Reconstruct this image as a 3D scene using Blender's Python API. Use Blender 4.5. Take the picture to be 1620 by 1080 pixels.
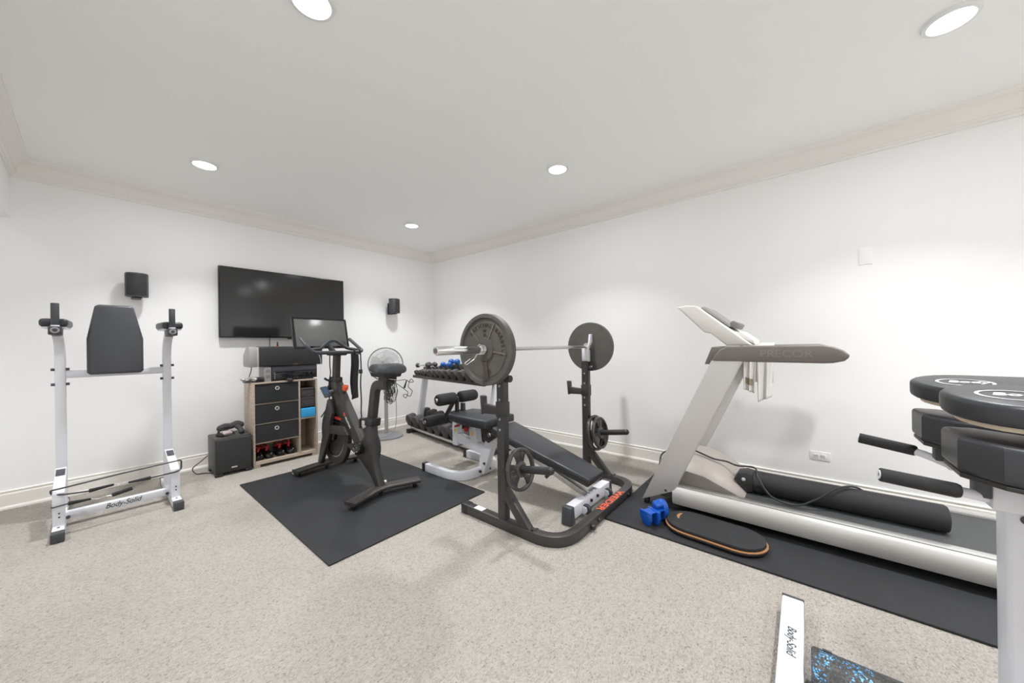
import bpy, bmesh, math, random
from mathutils import Vector, Matrix
random.seed(7)
PI = math.pi
S = bpy.context.scene
for o in list(bpy.data.objects):
    bpy.data.objects.remove(o)
COL = S.collection

# ------------------------------------------------------------------ camera
cam_d = bpy.data.cameras.new('camera')
cam = bpy.data.objects.new('camera', cam_d)
COL.objects.link(cam)
yaw, roll = 0.69414, -0.01309
Fv = Vector((math.cos(yaw), math.sin(yaw), 0)); Rv = Vector((math.sin(yaw), -math.cos(yaw), 0)); Uv = Vector((0, 0, 1))
R2 = Rv * math.cos(roll) + Uv * math.sin(roll); U2 = -Rv * math.sin(roll) + Uv * math.cos(roll)
m = Matrix((R2, U2, -Fv)).transposed().to_4x4()
m.translation = Vector((-3.6826, -4.7762, 1.225))
cam.matrix_world = m
cam_d.sensor_width = 36.0
cam_d.lens = 36.0 * 554.5 / 1620.0
cam_d.shift_y = 4.775 / 1620.0
cam_d.clip_start = 0.02
S.camera = cam

# ------------------------------------------------------------------ world, exposure
W = bpy.data.worlds.new('world'); S.world = W
W.use_nodes = True
W.node_tree.nodes['Background'].inputs[0].default_value = (0.9, 0.92, 1, 1)
W.node_tree.nodes['Background'].inputs[1].default_value = 0.0
vs = S.view_settings
vs.view_transform = 'Standard'; vs.look = 'None'; vs.gamma = 1.0; vs.use_curve_mapping = False
vs.exposure = -0.56
LAMP_W = 27
LAMP_COL = (0.98, 0.988, 1.0)
S.cycles.max_bounces = 16; S.cycles.diffuse_bounces = 11   # a bright white room needs its interreflections

# ------------------------------------------------------------------ materials
def mat(name, col, rough=0.5, metal=0.0, noise=0.0, nscale=30.0, bump=0.0, bscale=200.0, spec=0.5, coat=0.0, emit=None, es=0.0, alpha=1.0, trans=0.0):
    m = bpy.data.materials.new(name); m.use_nodes = True
    nt = m.node_tree; b = nt.nodes['Principled BSDF']
    c = (col[0], col[1], col[2], 1)
    b.inputs['Base Color'].default_value = c
    b.inputs['Roughness'].default_value = rough; b.inputs['Metallic'].default_value = metal
    b.inputs['Specular IOR Level'].default_value = spec
    b.inputs['Coat Weight'].default_value = coat; b.inputs['Coat Roughness'].default_value = 0.06
    b.inputs['Alpha'].default_value = alpha
    b.inputs['Transmission Weight'].default_value = trans
    if emit:
        b.inputs['Emission Color'].default_value = (*emit, 1); b.inputs['Emission Strength'].default_value = es
    tc = nt.nodes.new('ShaderNodeTexCoord')
    n = nt.nodes.new('ShaderNodeTexNoise'); n.inputs['Scale'].default_value = nscale; n.inputs['Detail'].default_value = 4
    nt.links.new(tc.outputs['Object'], n.inputs['Vector'])
    r = nt.nodes.new('ShaderNodeMapRange'); r.inputs[3].default_value = 1 - noise; r.inputs[4].default_value = 1 + noise
    nt.links.new(n.outputs[0], r.inputs[0])
    mx = nt.nodes.new('ShaderNodeVectorMath'); mx.operation = 'SCALE'
    mx.inputs[0].default_value = col
    nt.links.new(r.outputs[0], mx.inputs['Scale']); nt.links.new(mx.outputs[0], b.inputs['Base Color'])
    if bump:
        n2 = nt.nodes.new('ShaderNodeTexNoise'); n2.inputs['Scale'].default_value = bscale; n2.inputs['Detail'].default_value = 2
        nt.links.new(tc.outputs['Object'], n2.inputs['Vector'])
        bp = nt.nodes.new('ShaderNodeBump'); bp.inputs['Strength'].default_value = bump; bp.inputs['Distance'].default_value = 0.002
        nt.links.new(n2.outputs[0], bp.inputs['Height']); nt.links.new(bp.outputs[0], b.inputs['Normal'])
    return m

def carpet_mat():
    m = bpy.data.materials.new('berber_carpet'); m.use_nodes = True
    nt = m.node_tree; b = nt.nodes['Principled BSDF']; N = nt.nodes; L = nt.links
    b.inputs['Roughness'].default_value = 0.95; b.inputs['Specular IOR Level'].default_value = 0.1
    tc = N.new('ShaderNodeTexCoord')
    mp = N.new('ShaderNodeMapping'); mp.inputs['Scale'].default_value = (1.0, 1.35, 1.0); L.new(tc.outputs['Object'], mp.inputs[0])
    v = N.new('ShaderNodeTexVoronoi'); v.inputs['Scale'].default_value = 135; v.inputs['Randomness'].default_value = 0.85
    L.new(mp.outputs[0], v.inputs['Vector'])
    sep = N.new('ShaderNodeSeparateColor'); L.new(v.outputs['Color'], sep.inputs[0])
    cr = N.new('ShaderNodeValToRGB'); e = cr.color_ramp.elements
    e[0].position = 0.0; e[0].color = (0.285, 0.257, 0.225, 1)
    e[1].position = 1.0; e[1].color = (0.488, 0.456, 0.413, 1)
    e.new(0.05).color = (0.36, 0.330, 0.294, 1); e.new(0.22).color = (0.405, 0.375, 0.337, 1)
    L.new(sep.outputs[0], cr.inputs[0])
    n = N.new('ShaderNodeTexNoise'); n.inputs['Scale'].default_value = 1.6; n.inputs['Detail'].default_value = 5; L.new(tc.outputs['Object'], n.inputs['Vector'])
    r = N.new('ShaderNodeMapRange'); r.inputs[3].default_value = 0.92; r.inputs[4].default_value = 1.06; L.new(n.outputs[0], r.inputs[0])
    sc = N.new('ShaderNodeVectorMath'); sc.operation = 'SCALE'; L.new(cr.outputs[0], sc.inputs[0]); L.new(r.outputs[0], sc.inputs['Scale'])
    L.new(sc.outputs[0], b.inputs['Base Color'])
    inv = N.new('ShaderNodeMath'); inv.operation = 'SUBTRACT'; inv.inputs[0].default_value = 1.0; L.new(v.outputs['Distance'], inv.inputs[1])
    bp = N.new('ShaderNodeBump'); bp.inputs['Strength'].default_value = 0.85; bp.inputs['Distance'].default_value = 0.008
    L.new(inv.outputs[0], bp.inputs['Height']); L.new(bp.outputs[0], b.inputs['Normal'])
    return m

def wood_mat(name, c1, c2, scale=(2, 2, 28)):
    m = bpy.data.materials.new(name); m.use_nodes = True
    nt = m.node_tree; b = nt.nodes['Principled BSDF']; N = nt.nodes; L = nt.links
    b.inputs['Roughness'].default_value = 0.55
    tc = N.new('ShaderNodeTexCoord'); mp = N.new('ShaderNodeMapping'); mp.inputs['Scale'].default_value = scale
    L.new(tc.outputs['Object'], mp.inputs[0])
    n = N.new('ShaderNodeTexNoise'); n.inputs['Scale'].default_value = 3; n.inputs['Detail'].default_value = 6; L.new(mp.outputs[0], n.inputs['Vector'])
    cr = N.new('ShaderNodeValToRGB'); cr.color_ramp.elements[0].position = 0.3; cr.color_ramp.elements[1].position = 0.7
    cr.color_ramp.elements[0].color = (*c1, 1); cr.color_ramp.elements[1].color = (*c2, 1)
    L.new(n.outputs[0], cr.inputs[0]); L.new(cr.outputs[0], b.inputs['Base Color'])
    return m

def speckle_mat():
    m = bpy.data.materials.new('speckled_foam'); m.use_nodes = True
    nt = m.node_tree; b = nt.nodes['Principled BSDF']; N = nt.nodes; L = nt.links
    b.inputs['Roughness'].default_value = 0.6
    tc = N.new('ShaderNodeTexCoord')
    v = N.new('ShaderNodeTexVoronoi'); v.inputs['Scale'].default_value = 210; L.new(tc.outputs['Object'], v.inputs['Vector'])
    sep = N.new('ShaderNodeSeparateColor'); L.new(v.outputs['Color'], sep.inputs[0])
    n = N.new('ShaderNodeTexNoise'); n.inputs['Scale'].default_value = 13; n.inputs['Detail'].default_value = 3; L.new(tc.outputs['Object'], n.inputs['Vector'])
    add = N.new('ShaderNodeMath'); add.operation = 'MULTIPLY'; L.new(sep.outputs[0], add.inputs[0]); L.new(n.outputs[0], add.inputs[1])
    cr = N.new('ShaderNodeValToRGB'); cr.color_ramp.interpolation = 'CONSTANT'
    e = cr.color_ramp.elements; e[0].color = (0.05, 0.051, 0.053, 1); e[1].position = 0.43; e[1].color = (0.06, 0.34, 0.72, 1)
    e.new(0.24).color = (0.095, 0.093, 0.088, 1); e.new(0.50).color = (0.22, 0.56, 0.88, 1)
    L.new(add.outputs[0], cr.inputs[0]); L.new(cr.outputs[0], b.inputs['Base Color'])
    return m

MT = dict(
    wall=mat('painted_wall', (0.925, 0.930, 0.929), 0.6, noise=0.012, nscale=3, bump=0.05, bscale=120),
    ceil=mat('painted_ceiling', (0.980, 0.982, 0.981), 0.75, noise=0.012, nscale=3),
    trim=mat('cream_trim', (0.90, 0.88, 0.845), 0.45, noise=0.01),
    base=mat('baseboard_paint', (0.87, 0.845, 0.80), 0.4, noise=0.01),
    carpet=carpet_mat(),
    rubber=mat('rubber_mat', (0.021, 0.0215, 0.0235), 0.66, spec=0.35, noise=0.3, nscale=6, bump=0.5, bscale=500),
    white=mat('white_powdercoat', (0.70, 0.71, 0.755), 0.33, noise=0.02),
    cap=mat('dark_grey_plastic', (0.055, 0.057, 0.065), 0.5, noise=0.06),
    vinyl=mat('black_vinyl', (0.030, 0.031, 0.035), 0.38, noise=0.08, bump=0.12, bscale=260),
    greyvinyl=mat('charcoal_vinyl', (0.060, 0.062, 0.072), 0.40, noise=0.05, bump=0.1, bscale=260),
    foam=mat('black_foam', (0.018, 0.018, 0.020), 0.75, noise=0.1, bump=0.3, bscale=600),
    steel=mat('charcoal_steel', (0.040, 0.038, 0.037), 0.36, noise=0.06),
    bike=mat('matte_black_frame', (0.034, 0.032, 0.030), 0.45, noise=0.05),
    blackp=mat('black_plastic', (0.020, 0.020, 0.022), 0.4, noise=0.05),
    gloss=mat('gloss_black', (0.012, 0.012, 0.014), 0.12, noise=0.02),
    tvscreen=mat('tv_screen', (0.022, 0.022, 0.024), 0.10, spec=0.55),
    bikescreen=mat('bike_screen', (0.075, 0.077, 0.080), 0.30, spec=0.9, coat=1.0),
    chrome=mat('chrome', (0.78, 0.78, 0.79), 0.16, 1.0),
    barsteel=mat('bar_steel', (0.70, 0.69, 0.68), 0.25, 1.0),
    satin=mat('satin_silver', (0.66, 0.65, 0.63), 0.36, 0.75, noise=0.02),
    silverpaint=mat('silver_paint', (0.60, 0.585, 0.565), 0.38, 0.35, noise=0.02),
    iron=mat('cast_iron', (0.105, 0.098, 0.090), 0.55, 0.3, noise=0.25, nscale=18, bump=0.3, bscale=180),
    ironrust=mat('cast_iron_worn', (0.150, 0.125, 0.105), 0.6, 0.25, noise=0.2, nscale=30),
    letteriron=mat('rusty_shaded_letter_iron', (0.062, 0.052, 0.044), 0.6, 0.2, noise=0.3, nscale=60),  # rusty letters; the shade of their relief is put into this darker colour
    irongloss=mat('coated_iron', (0.075, 0.072, 0.068), 0.26, 0.35, noise=0.12),
    hexrub=mat('hex_rubber', (0.050, 0.049, 0.047), 0.6, noise=0.15, bump=0.2, bscale=300),
    taupe=mat('taupe_plastic', (0.185, 0.165, 0.150), 0.5, noise=0.03, bump=0.08, bscale=600),
    taupemark=mat('embossed_taupe', (0.27, 0.245, 0.225), 0.4),
    taupel=mat('light_taupe_plastic', (0.36, 0.325, 0.295), 0.42, noise=0.02),
    console=mat('console_ivory', (0.78, 0.76, 0.72), 0.4, noise=0.01),
    greyp=mat('grey_plastic', (0.33, 0.33, 0.33), 0.45, noise=0.03),
    midgrey=mat('mid_grey_plastic', (0.20, 0.205, 0.21), 0.45, noise=0.03),
    belt=mat('running_belt', (0.055, 0.057, 0.058), 0.6, noise=0.12, nscale=15, bump=0.2, bscale=400),
    oak=wood_mat('grey_oak', (0.36, 0.29, 0.225), (0.50, 0.42, 0.34)),
    ply=wood_mat('plywood', (0.62, 0.52, 0.38), (0.72, 0.62, 0.48), (20, 2, 2)),
    orangewood=mat('orange_wood_edge', (0.38, 0.185, 0.075), 0.45, noise=0.12),
    fabric=mat('black_bin_fabric', (0.024, 0.025, 0.027), 0.85, noise=0.2, nscale=9, bump=0.4, bscale=300),
    greyfab=mat('grey_box_fabric', (0.055, 0.052, 0.055), 0.85, noise=0.1, bump=0.3, bscale=300),
    bluefoam=mat('blue_foam', (0.03, 0.36, 0.72), 0.6, noise=0.05),
    bluep=mat('blue_plastic', (0.006, 0.075, 0.40), 0.18, noise=0.05),
    bluevinyl=mat('blue_vinyl', (0.015, 0.11, 0.42), 0.4, noise=0.05),
    red=mat('red_fabric', (0.55, 0.03, 0.025), 0.6, noise=0.08),
    redp=mat('red_plastic', (0.45, 0.02, 0.02), 0.35, noise=0.05),
    orange=mat('orange_red_plastic', (0.85, 0.13, 0.05), 0.3, noise=0.03),
    yellow=mat('yellow_sticker', (0.80, 0.55, 0.08), 0.5, noise=0.03),
    decal=mat('white_decal', (0.85, 0.85, 0.86), 0.5),
    decalred=mat('orange_decal', (0.80, 0.12, 0.05), 0.5),
    ink=mat('dark_ink', (0.03, 0.03, 0.05), 0.5),
    towel=mat('white_terry', (0.80, 0.79, 0.755), 0.9, noise=0.04, bump=0.5, bscale=300),
    towelbrown=mat('brown_woven_band', (0.33, 0.29, 0.21), 0.9, noise=0.2, nscale=60),
    plate=mat('wall_plate', (0.84, 0.84, 0.84), 0.35),
    slot=mat('outlet_slot', (0.06, 0.06, 0.06), 0.5),
    grille=mat('speaker_cloth', (0.030, 0.030, 0.032), 0.75, noise=0.1, bump=0.4, bscale=700),
    subbox=mat('subwoofer_vinyl', (0.050, 0.048, 0.044), 0.45, noise=0.06),
    pinkbag=mat('clear_pink_pouch', (0.45, 0.36, 0.36), 0.25, noise=0.3, nscale=40),
    foil=mat('crinkled_silver', (0.40, 0.39, 0.37), 0.3, 0.4, noise=0.5, nscale=70, bump=0.8, bscale=80),
    phone=mat('phone_screen', (0.05, 0.09, 0.18), 0.15, noise=0.6, nscale=90),
    lens=mat('lamp_lens', (1, 1, 1), 0.4, emit=(1.0, 0.985, 0.96), es=9.0),
    fanblade=mat('fan_blade', (0.55, 0.56, 0.58), 0.2, alpha=0.55),
    clear=mat('clear_plastic', (0.70, 0.70, 0.71), 0.15, alpha=0.5),
    speck=speckle_mat(),
)

# ------------------------------------------------------------------ mesh helpers
LOC = {}
def V(*a): return Vector(a)

class MB:
    def __init__(s): s.bm = bmesh.new()
    def _merge(s, t):
        me = bpy.data.meshes.new('t'); t.to_mesh(me); t.free(); s.bm.from_mesh(me); bpy.data.meshes.remove(me)
    def box(s, a, b, bev=0.0, seg=2, M=None, taper=None):
        """box between corners a and b; M rotates about its centre; taper=(sx,sy) scales the top"""
        t = bmesh.new(); bmesh.ops.create_cube(t, size=1.0)
        a, b = Vector(a), Vector(b); c = (a + b) / 2; d = b - a
        for v in t.verts:
            k = v.co.z > 0
            v.co = Vector((v.co.x * d.x, v.co.y * d.y, v.co.z * d.z))
            if taper and k: v.co.x *= taper[0]; v.co.y *= taper[1]
        if bev: bmesh.ops.bevel(t, geom=list(t.edges), offset=bev, segments=seg, affect='EDGES', profile=0.5)
        for v in t.verts: v.co = (M @ v.co if M else v.co) + c
        s._merge(t); return s
    def sweep(s, pts, sec, up=None, closed=False, cap=True):
        """sweep a 2-D section along a 3-D path with mitred joints"""
        P = [Vector(p) for p in pts]; n = len(P); k = len(sec)
        T = []
        for i in range(n):
            if closed: a, b = (P[i] - P[i - 1]).normalized(), (P[(i + 1) % n] - P[i]).normalized()
            else:
                a = (P[i] - P[i - 1]).normalized() if i else None
                b = (P[i + 1] - P[i]).normalized() if i < n - 1 else None
                a = a or b; b = b or a
            t = (a + b); t = t.normalized() if t.length > 1e-6 else b
            T.append((t, a, b))
        t0 = T[0][0]
        if up is None:
            u = Vector((0, 0, 1)) if abs(t0.z) < 0.9 else Vector((0, 1, 0))
        else: u = Vector(up)
        rings = []
        for i in range(n):
            t, a, b = T[i]
            if up is None:
                u = (u - t * u.dot(t)); u.normalize(); uu = u
            else:
                uu = Vector(up); uu = uu - t * uu.dot(t); uu.normalize()
            side = t.cross(uu); side.normalize()
            cosh = max(0.4, math.sqrt(max(0.0, (1 + a.dot(b)) / 2)))
            # stretch only in the plane of the bend
            bend = (b - a)
            ring = []
            for (x, y) in sec:
                off = side * x + uu * y
                if bend.length > 1e-5:
                    bd = bend.normalized(); off = off + bd * off.dot(bd) * (1 / cosh - 1)
                ring.append(s.bm.verts.new(P[i] + off))
            rings.append(ring)
        m = n if closed else n - 1
        for i in range(m):
            r0, r1 = rings[i], rings[(i + 1) % n]
            for j in range(k):
                try: s.bm.faces.new((r0[j], r0[(j + 1) % k], r1[(j + 1) % k], r1[j]))
                except ValueError: pass
        if cap and not closed:
            s.bm.faces.new(rings[0][::-1]); s.bm.faces.new(rings[-1])
        return s
    def tube(s, pts, r, n=10, closed=False, cap=True):
        return s.sweep(pts, [(r * math.cos(2 * PI * i / n), r * math.sin(2 * PI * i / n)) for i in range(n)], closed=closed, cap=cap)
    def rtube(s, pts, w, h, up=(0, 0, 1), r=0.006, closed=False):
        sec = []
        for (sx, sy, a0) in ((1, 1, 0), (-1, 1, 90), (-1, -1, 180), (1, -1, 270)):
            for k in (0, 45, 90):
                a = math.radians(a0 + k)
                sec.append((sx * (w / 2 - r) + r * math.cos(a), sy * (h / 2 - r) + r * math.sin(a)))
        return s.sweep(pts, sec, up=up, closed=closed)
    def lathe(s, prof, o, axis, n=32, closed=False):
        """prof: list of (radius, along); about axis through o"""
        ax = Vector(axis).normalized(); u = ax.orthogonal().normalized(); w = ax.cross(u); o = Vector(o)
        rings = []
        for (r, h) in prof:
            if r < 1e-6: rings.append([s.bm.verts.new(o + ax * h)])
            else: rings.append([s.bm.verts.new(o + ax * h + (u * math.cos(2 * PI * i / n) + w * math.sin(2 * PI * i / n)) * r) for i in range(n)])
        pr = list(zip(rings, rings[1:] + rings[:1])) if closed else list(zip(rings, rings[1:]))
        for r0, r1 in pr:
            for i in range(n):
                j = (i + 1) % n
                f = [r0[i % len(r0)], r0[j % len(r0)], r1[j % len(r1)], r1[i % len(r1)]]
                g = []
                for v in f:
                    if v not in g: g.append(v)
                if len(g) > 2:
                    try: s.bm.faces.new(g)
                    except ValueError: pass
        return s
    def cyl(s, a, b, r, n=20, bev=0.0, r2=None):
        a, b = Vector(a), Vector(b); L = (b - a).length; r2 = r if r2 is None else r2
        if bev: pr = [(0, 0), (r - bev, 0), (r - bev * .3, bev * .3), (r, bev), (r2, L - bev), (r2 - bev * .3, L - bev * .3), (r2 - bev, L), (0, L)]
        else: pr = [(0, 0), (r, 0), (r2, L), (0, L)]
        return s.lathe(pr, a, b - a, n)
    def ball(s, c, r, sc=(1, 1, 1), n=16, M=None):
        t = bmesh.new(); bmesh.ops.create_uvsphere(t, u_segments=n, v_segments=max(6, n // 2), radius=1)
        for v in t.verts:
            p = Vector((v.co.x * sc[0] * r, v.co.y * sc[1] * r, v.co.z * sc[2] * r)); v.co = (M @ p if M else p) + Vector(c)
        s._merge(t); return s
    def prism(s, poly, fmap, t0, t1, bev=0.0, seg=2):
        """poly of 2-D points; fmap(a, b, t) -> 3-D; extruded from t0 to t1"""
        t = bmesh.new()
        A = [t.verts.new(fmap(a, b, t0)) for a, b in poly]; B = [t.verts.new(fmap(a, b, t1)) for a, b in poly]
        n = len(poly)
        t.faces.new(A); t.faces.new(B[::-1])
        for i in range(n): t.faces.new((A[i], B[i], B[(i + 1) % n], A[(i + 1) % n]))
        bmesh.ops.recalc_face_normals(t, faces=list(t.faces))
        if bev: bmesh.ops.bevel(t, geom=[e for e in t.edges if e.calc_face_angle(0) > 0.9], offset=bev, segments=seg, affect='EDGES', profile=0.5)
        s._merge(t); return s
    def grid(s, f, nu, nv):
        vs_ = [[s.bm.verts.new(f(i / nu, j / nv)) for j in range(nv + 1)] for i in range(nu + 1)]
        for i in range(nu):
            for j in range(nv): s.bm.faces.new((vs_[i][j], vs_[i + 1][j], vs_[i + 1][j + 1], vs_[i][j + 1]))
        return s
    def out(s, name, material, parent=None, base=None, ang=35, recalc=True):
        bm = s.bm
        if recalc: bmesh.ops.recalc_face_normals(bm, faces=list(bm.faces))
        if parent is not None: base = LOC[parent]
        elif base is None:
            xs = [v.co for v in bm.verts]
            base = Vector(((min(c.x for c in xs) + max(c.x for c in xs)) / 2, (min(c.y for c in xs) + max(c.y for c in xs)) / 2, min(c.z for c in xs)))
        base = Vector(base)
        for v in bm.verts: v.co -= base
        me = bpy.data.meshes.new(name); bm.to_mesh(me); bm.free()
        for p in me.polygons: p.use_smooth = True
        me.set_sharp_from_angle(angle=math.radians(ang))
        me.materials.append(MT[material] if isinstance(material, str) else material)
        o = bpy.data.objects.new(name, me); COL.objects.link(o)
        if parent is not None: o.parent = parent
        else: o.location = base
        LOC[o] = base
        return o

def tag(o, label, cat, group=None):
    o['label'] = label; o['category'] = cat
    if group: o['group'] = group
    return o
def thing(name, loc, label, cat, group=None):
    o = bpy.data.objects.new(name, None); COL.objects.link(o); o.location = loc; o.empty_display_size = 0.05
    LOC[o] = Vector(loc); return tag(o, label, cat, group)
def struct(o): o['kind'] = 'structure'; return o
def dup(o, loc, rotz=0.0, label=None, scale=None, parent=None):
    def cp(a, par):
        c = a.copy(); COL.objects.link(c); c.parent = par
        for ch in a.children: cp(ch, c)
        return c
    r = cp(o, None); r.location = loc; r.rotation_euler = (0, 0, rotz); LOC[r] = Vector(loc)
    if scale: r.scale = scale
    if label: r['label'] = label
    return r
def fillet(pts, r, n=6):
    P = [Vector(p) for p in pts]; out = [P[0]]
    for i in range(1, len(P) - 1):
        a, b, c = P[i - 1], P[i], P[i + 1]
        u, w = (a - b), (c - b); lu, lw = u.length, w.length; u /= lu; w /= lw
        d = min(r, lu * 0.49, lw * 0.49); p0, p1 = b + u * d, b + w * d
        for k in range(n + 1):
            t = k / n; out.append(p0 * (1 - t) ** 2 + b * 2 * t * (1 - t) + p1 * t * t)
    out.append(P[-1]); return out
def spline(pts, n=8):
    P = [Vector(p) for p in pts]; P = [P[0] * 2 - P[1]] + P + [P[-1] * 2 - P[-2]]; out = []
    for i in range(1, len(P) - 2):
        p0, p1, p2, p3 = P[i - 1:i + 3]
        for k in range(n):
            t = k / n
            out.append(0.5 * ((2 * p1) + (p2 - p0) * t + (2 * p0 - 5 * p1 + 4 * p2 - p3) * t * t + (3 * p1 - p0 - 3 * p2 + p3) * t ** 3))
    out.append(P[-2]); return out
def text(name, s, size, loc, right, up, material, parent, ext=0.0006, shear=0.0, align='CENTER', width=None, bold=0.0):
    cu = bpy.data.curves.new('txt', 'FONT'); cu.body = s; cu.size = size; cu.extrude = ext; cu.shear = shear; cu.align_x = align; cu.align_y = 'CENTER'; cu.offset = bold
    ob = bpy.data.objects.new('txt', cu); COL.objects.link(ob)
    bpy.context.view_layer.update()
    dg = bpy.context.evaluated_depsgraph_get()
    me = bpy.data.meshes.new_from_object(ob.evaluated_get(dg))
    bpy.data.objects.remove(ob); bpy.data.curves.remove(cu)
    r = Vector(right).normalized(); u = Vector(up); u = (u - r * u.dot(r)).normalized(); nn = r.cross(u)
    k = 1.0
    if width:
        xs = [v.co.x for v in me.vertices]; k = width / max(1e-6, max(xs) - min(xs))
    base = LOC[parent]
    for v in me.vertices: v.co = Vector(loc) + r * v.co.x * k + u * v.co.y + nn * v.co.z - base
    me.name = name; me.materials.clear(); me.materials.append(MT[material])
    o = bpy.data.objects.new(name, me); COL.objects.link(o); o.parent = parent; LOC[o] = base
    return o
def rotM(ax, deg): return Matrix.Rotation(math.radians(deg), 3, ax)
def yz(x0): return lambda a, b, t: Vector((x0 + t, a, b))

# ================================================================== THE ROOM
ZC = 2.75; XL = -4.08; YB = -7.4; XA = -5.6
struct(MB().box((XA - .1, YB - .1, -.12), (.1, .1, 0)).out('floor', 'carpet', base=(0, 0, 0)))
struct(MB().box((XA - .1, YB - .1, ZC), (.1, .1, ZC + .1)).out('ceiling', 'ceil', base=(0, 0, 0)))
struct(MB().box((XA - .1, 0, 0), (.1, .1, ZC)).out('wall_back', 'wall', base=(0, 0, 0)))
struct(MB().box((0, YB - .1, 0), (.1, 0, ZC)).out('wall_right', 'wall', base=(0, 0, 0)))
struct(MB().box((XA - .1, YB - .1, 0), (.1, YB, ZC)).out('wall_front', 'wall', base=(0, 0, 0)))
struct(MB().box((XA - .1, YB, 0), (XA, 0, ZC)).out('wall_far_left', 'wall', base=(0, 0, 0)))
# the left wall: a header over a wide opening, solid further towards the viewer
struct(MB().box((XL - .12, -2.9, 2.27), (XL, 0, ZC)).box((XL - .12, YB, 0), (XL, -2.9, ZC)).out('wall_left', 'wall', base=(0, 0, 0)))
CR = [(0, 2.595), (.013, 2.595), (.016, 2.603), (.013, 2.611), (.013, 2.616), (.020, 2.618), (.024, 2.628), (.030, 2.634), (.034, 2.634), (.040, 2.66), (.052, 2.685), (.068, 2.703), (.080, 2.710), (.080, 2.716), (.086, 2.722), (.094, 2.730), (.094, ZC), (0, ZC)]
def trim(name, prof, fmap, l0, l1, m0, m1, material):
    """profile run along a wall; m0/m1 = 1 mitres that end for an inner corner"""
    mb = MB()
    A = [mb.bm.verts.new(fmap(d, z, l0 + m0 * d)) for d, z in prof]; B = [mb.bm.verts.new(fmap(d, z, l1 - m1 * d)) for d, z in prof]
    n = len(prof)
    for i in range(n): mb.bm.faces.new((A[i], B[i], B[(i + 1) % n], A[(i + 1) % n]))
    mb.bm.faces.new(A); mb.bm.faces.new(B[::-1])
    return struct(mb.out(name, material, base=(0, 0, 0), ang=25))
trim('trim_1', CR, lambda d, z, l: V(-l, -d, z), 0, -XL, 1, 1, 'trim')
trim('trim_2', CR, lambda d, z, l: V(-d, -l, z), 0, -YB, 1, 1, 'trim')
trim('trim_3', CR, lambda d, z, l: V(XL + d, -l, z), 0, -YB, 1, 1, 'trim')
trim('trim_4', CR, lambda d, z, l: V(-l, YB + d, z), 0, -XL, 1, 1, 'trim')
BB = [(0, 0), (.030, 0), (.029, .012), (.022, .022), (.016, .024), (.016, .112), (.013, .118), (.008, .121), (.008, .128), (.013, .132), (.013, .138), (.006, .143), (0, .144)]
trim('baseboard_back', BB, lambda d, z, l: V(-l, -d, z), 0, -XA, 1, 1, 'base')
trim('baseboard_right', BB, lambda d, z, l: V(-d, -l, z), 0, -YB, 1, 1, 'base')
trim('baseboard_front', BB, lambda d, z, l: V(-l, YB + d, z), 0, -XL, 1, 1, 'base')
trim('baseboard_left', BB, lambda d, z, l: V(XL + d, -l, z), 2.9, -YB, 0, 1, 'base')

# ------------------------------------------------------------------ recessed ceiling lights
def downlight(x, y, label, group='recessed ceiling lights'):
    t = thing('recessed_light', (x, y, ZC - .012), label, 'ceiling light', group)
    MB().lathe([(.074, -.001), (.078, -.006), (.092, -.004), (.095, .004), (.095, .012), (.074, .012)], (x, y, ZC - .012), (0, 0, 1), 40, closed=True).out('trim_ring', 'plate', t)
    MB().lathe([(0, .003), (.074, .003), (.074, .006), (0, .006)], (x, y, ZC - .012), (0, 0, 1), 40).out('lens', 'lens', t)
    for sp, k in ((104, .74), (172, .26)):      # beam and wide spill of one fitting
        l = bpy.data.lights.new('lamp', 'AREA'); l.shape = 'DISK'; l.size = .14; l.energy = LAMP_W * k; l.color = LAMP_COL; l.spread = math.radians(sp)
        lo = bpy.data.objects.new('lamp', l); COL.objects.link(lo); lo.parent = t; lo.location = (0, 0, -.012)
    return t
downlight(-3.07, -.99, 'round recessed ceiling light above the dip station')
downlight(-1.08, -.99, 'small round recessed ceiling light near the back corner')
downlight(-1.08, -3.15, 'round recessed ceiling light above the barbell rack')
downlight(-3.05, -3.13, 'round recessed ceiling light cut by the top edge of the picture')
downlight(-1.05, -5.33, 'large round recessed ceiling light at top right above the treadmill')
for i, (x, y) in enumerate(((-3.05, -5.33), (-3.05, -6.7), (-1.05, -6.7), (-4.85, -1.6), (-4.85, -4.6))):  # extra fittings out of view, added to brighten the room
    downlight(x, y, ('unseen recessed ceiling light added straight over the viewpoint', 'unseen recessed ceiling light added behind the viewpoint by the left wall', 'unseen recessed ceiling light added behind the viewpoint by the right wall', 'unseen recessed ceiling light added in the side area near the back wall', 'unseen recessed ceiling light added in the side area near the front')[i])

# ------------------------------------------------------------------ television and wall speakers
t = thing('television', (-2.173, -.04, 1.337), 'large flat black television mounted on the back wall', 'television')
MB().box((-2.823, -.075, 1.337), (-1.524, -.03, 2.098), .006).out('body', 'gloss', t)
MB().box((-2.813, -.0765, 1.352), (-1.534, -.074, 2.089)).out('screen', 'tvscreen', t)
MB().box((-2.35, -.03, 1.55), (-2.0, -.0, 1.9)).out('wall_mount', 'blackp', t)
MB().box((-2.19, -.078, 1.325), (-1.83, -.06, 1.338), .003).out('lower_bar', 'gloss', t)
MB().box((-2.085, -.0788, 1.329), (-2.0, -.0775, 1.335)).out('brand_mark', 'decal', t)
tag(MB().tube(spline([(-2.36, -.04, 1.345), (-2.365, -.05, 1.29), (-2.372, -.07, 1.235), (-2.375, -.10, 1.2), (-2.37, -.12, 1.10)]), .004, 6).out('television_cable', 'blackp'), 'thin black cable hanging from the television bottom edge', 'cable')

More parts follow.
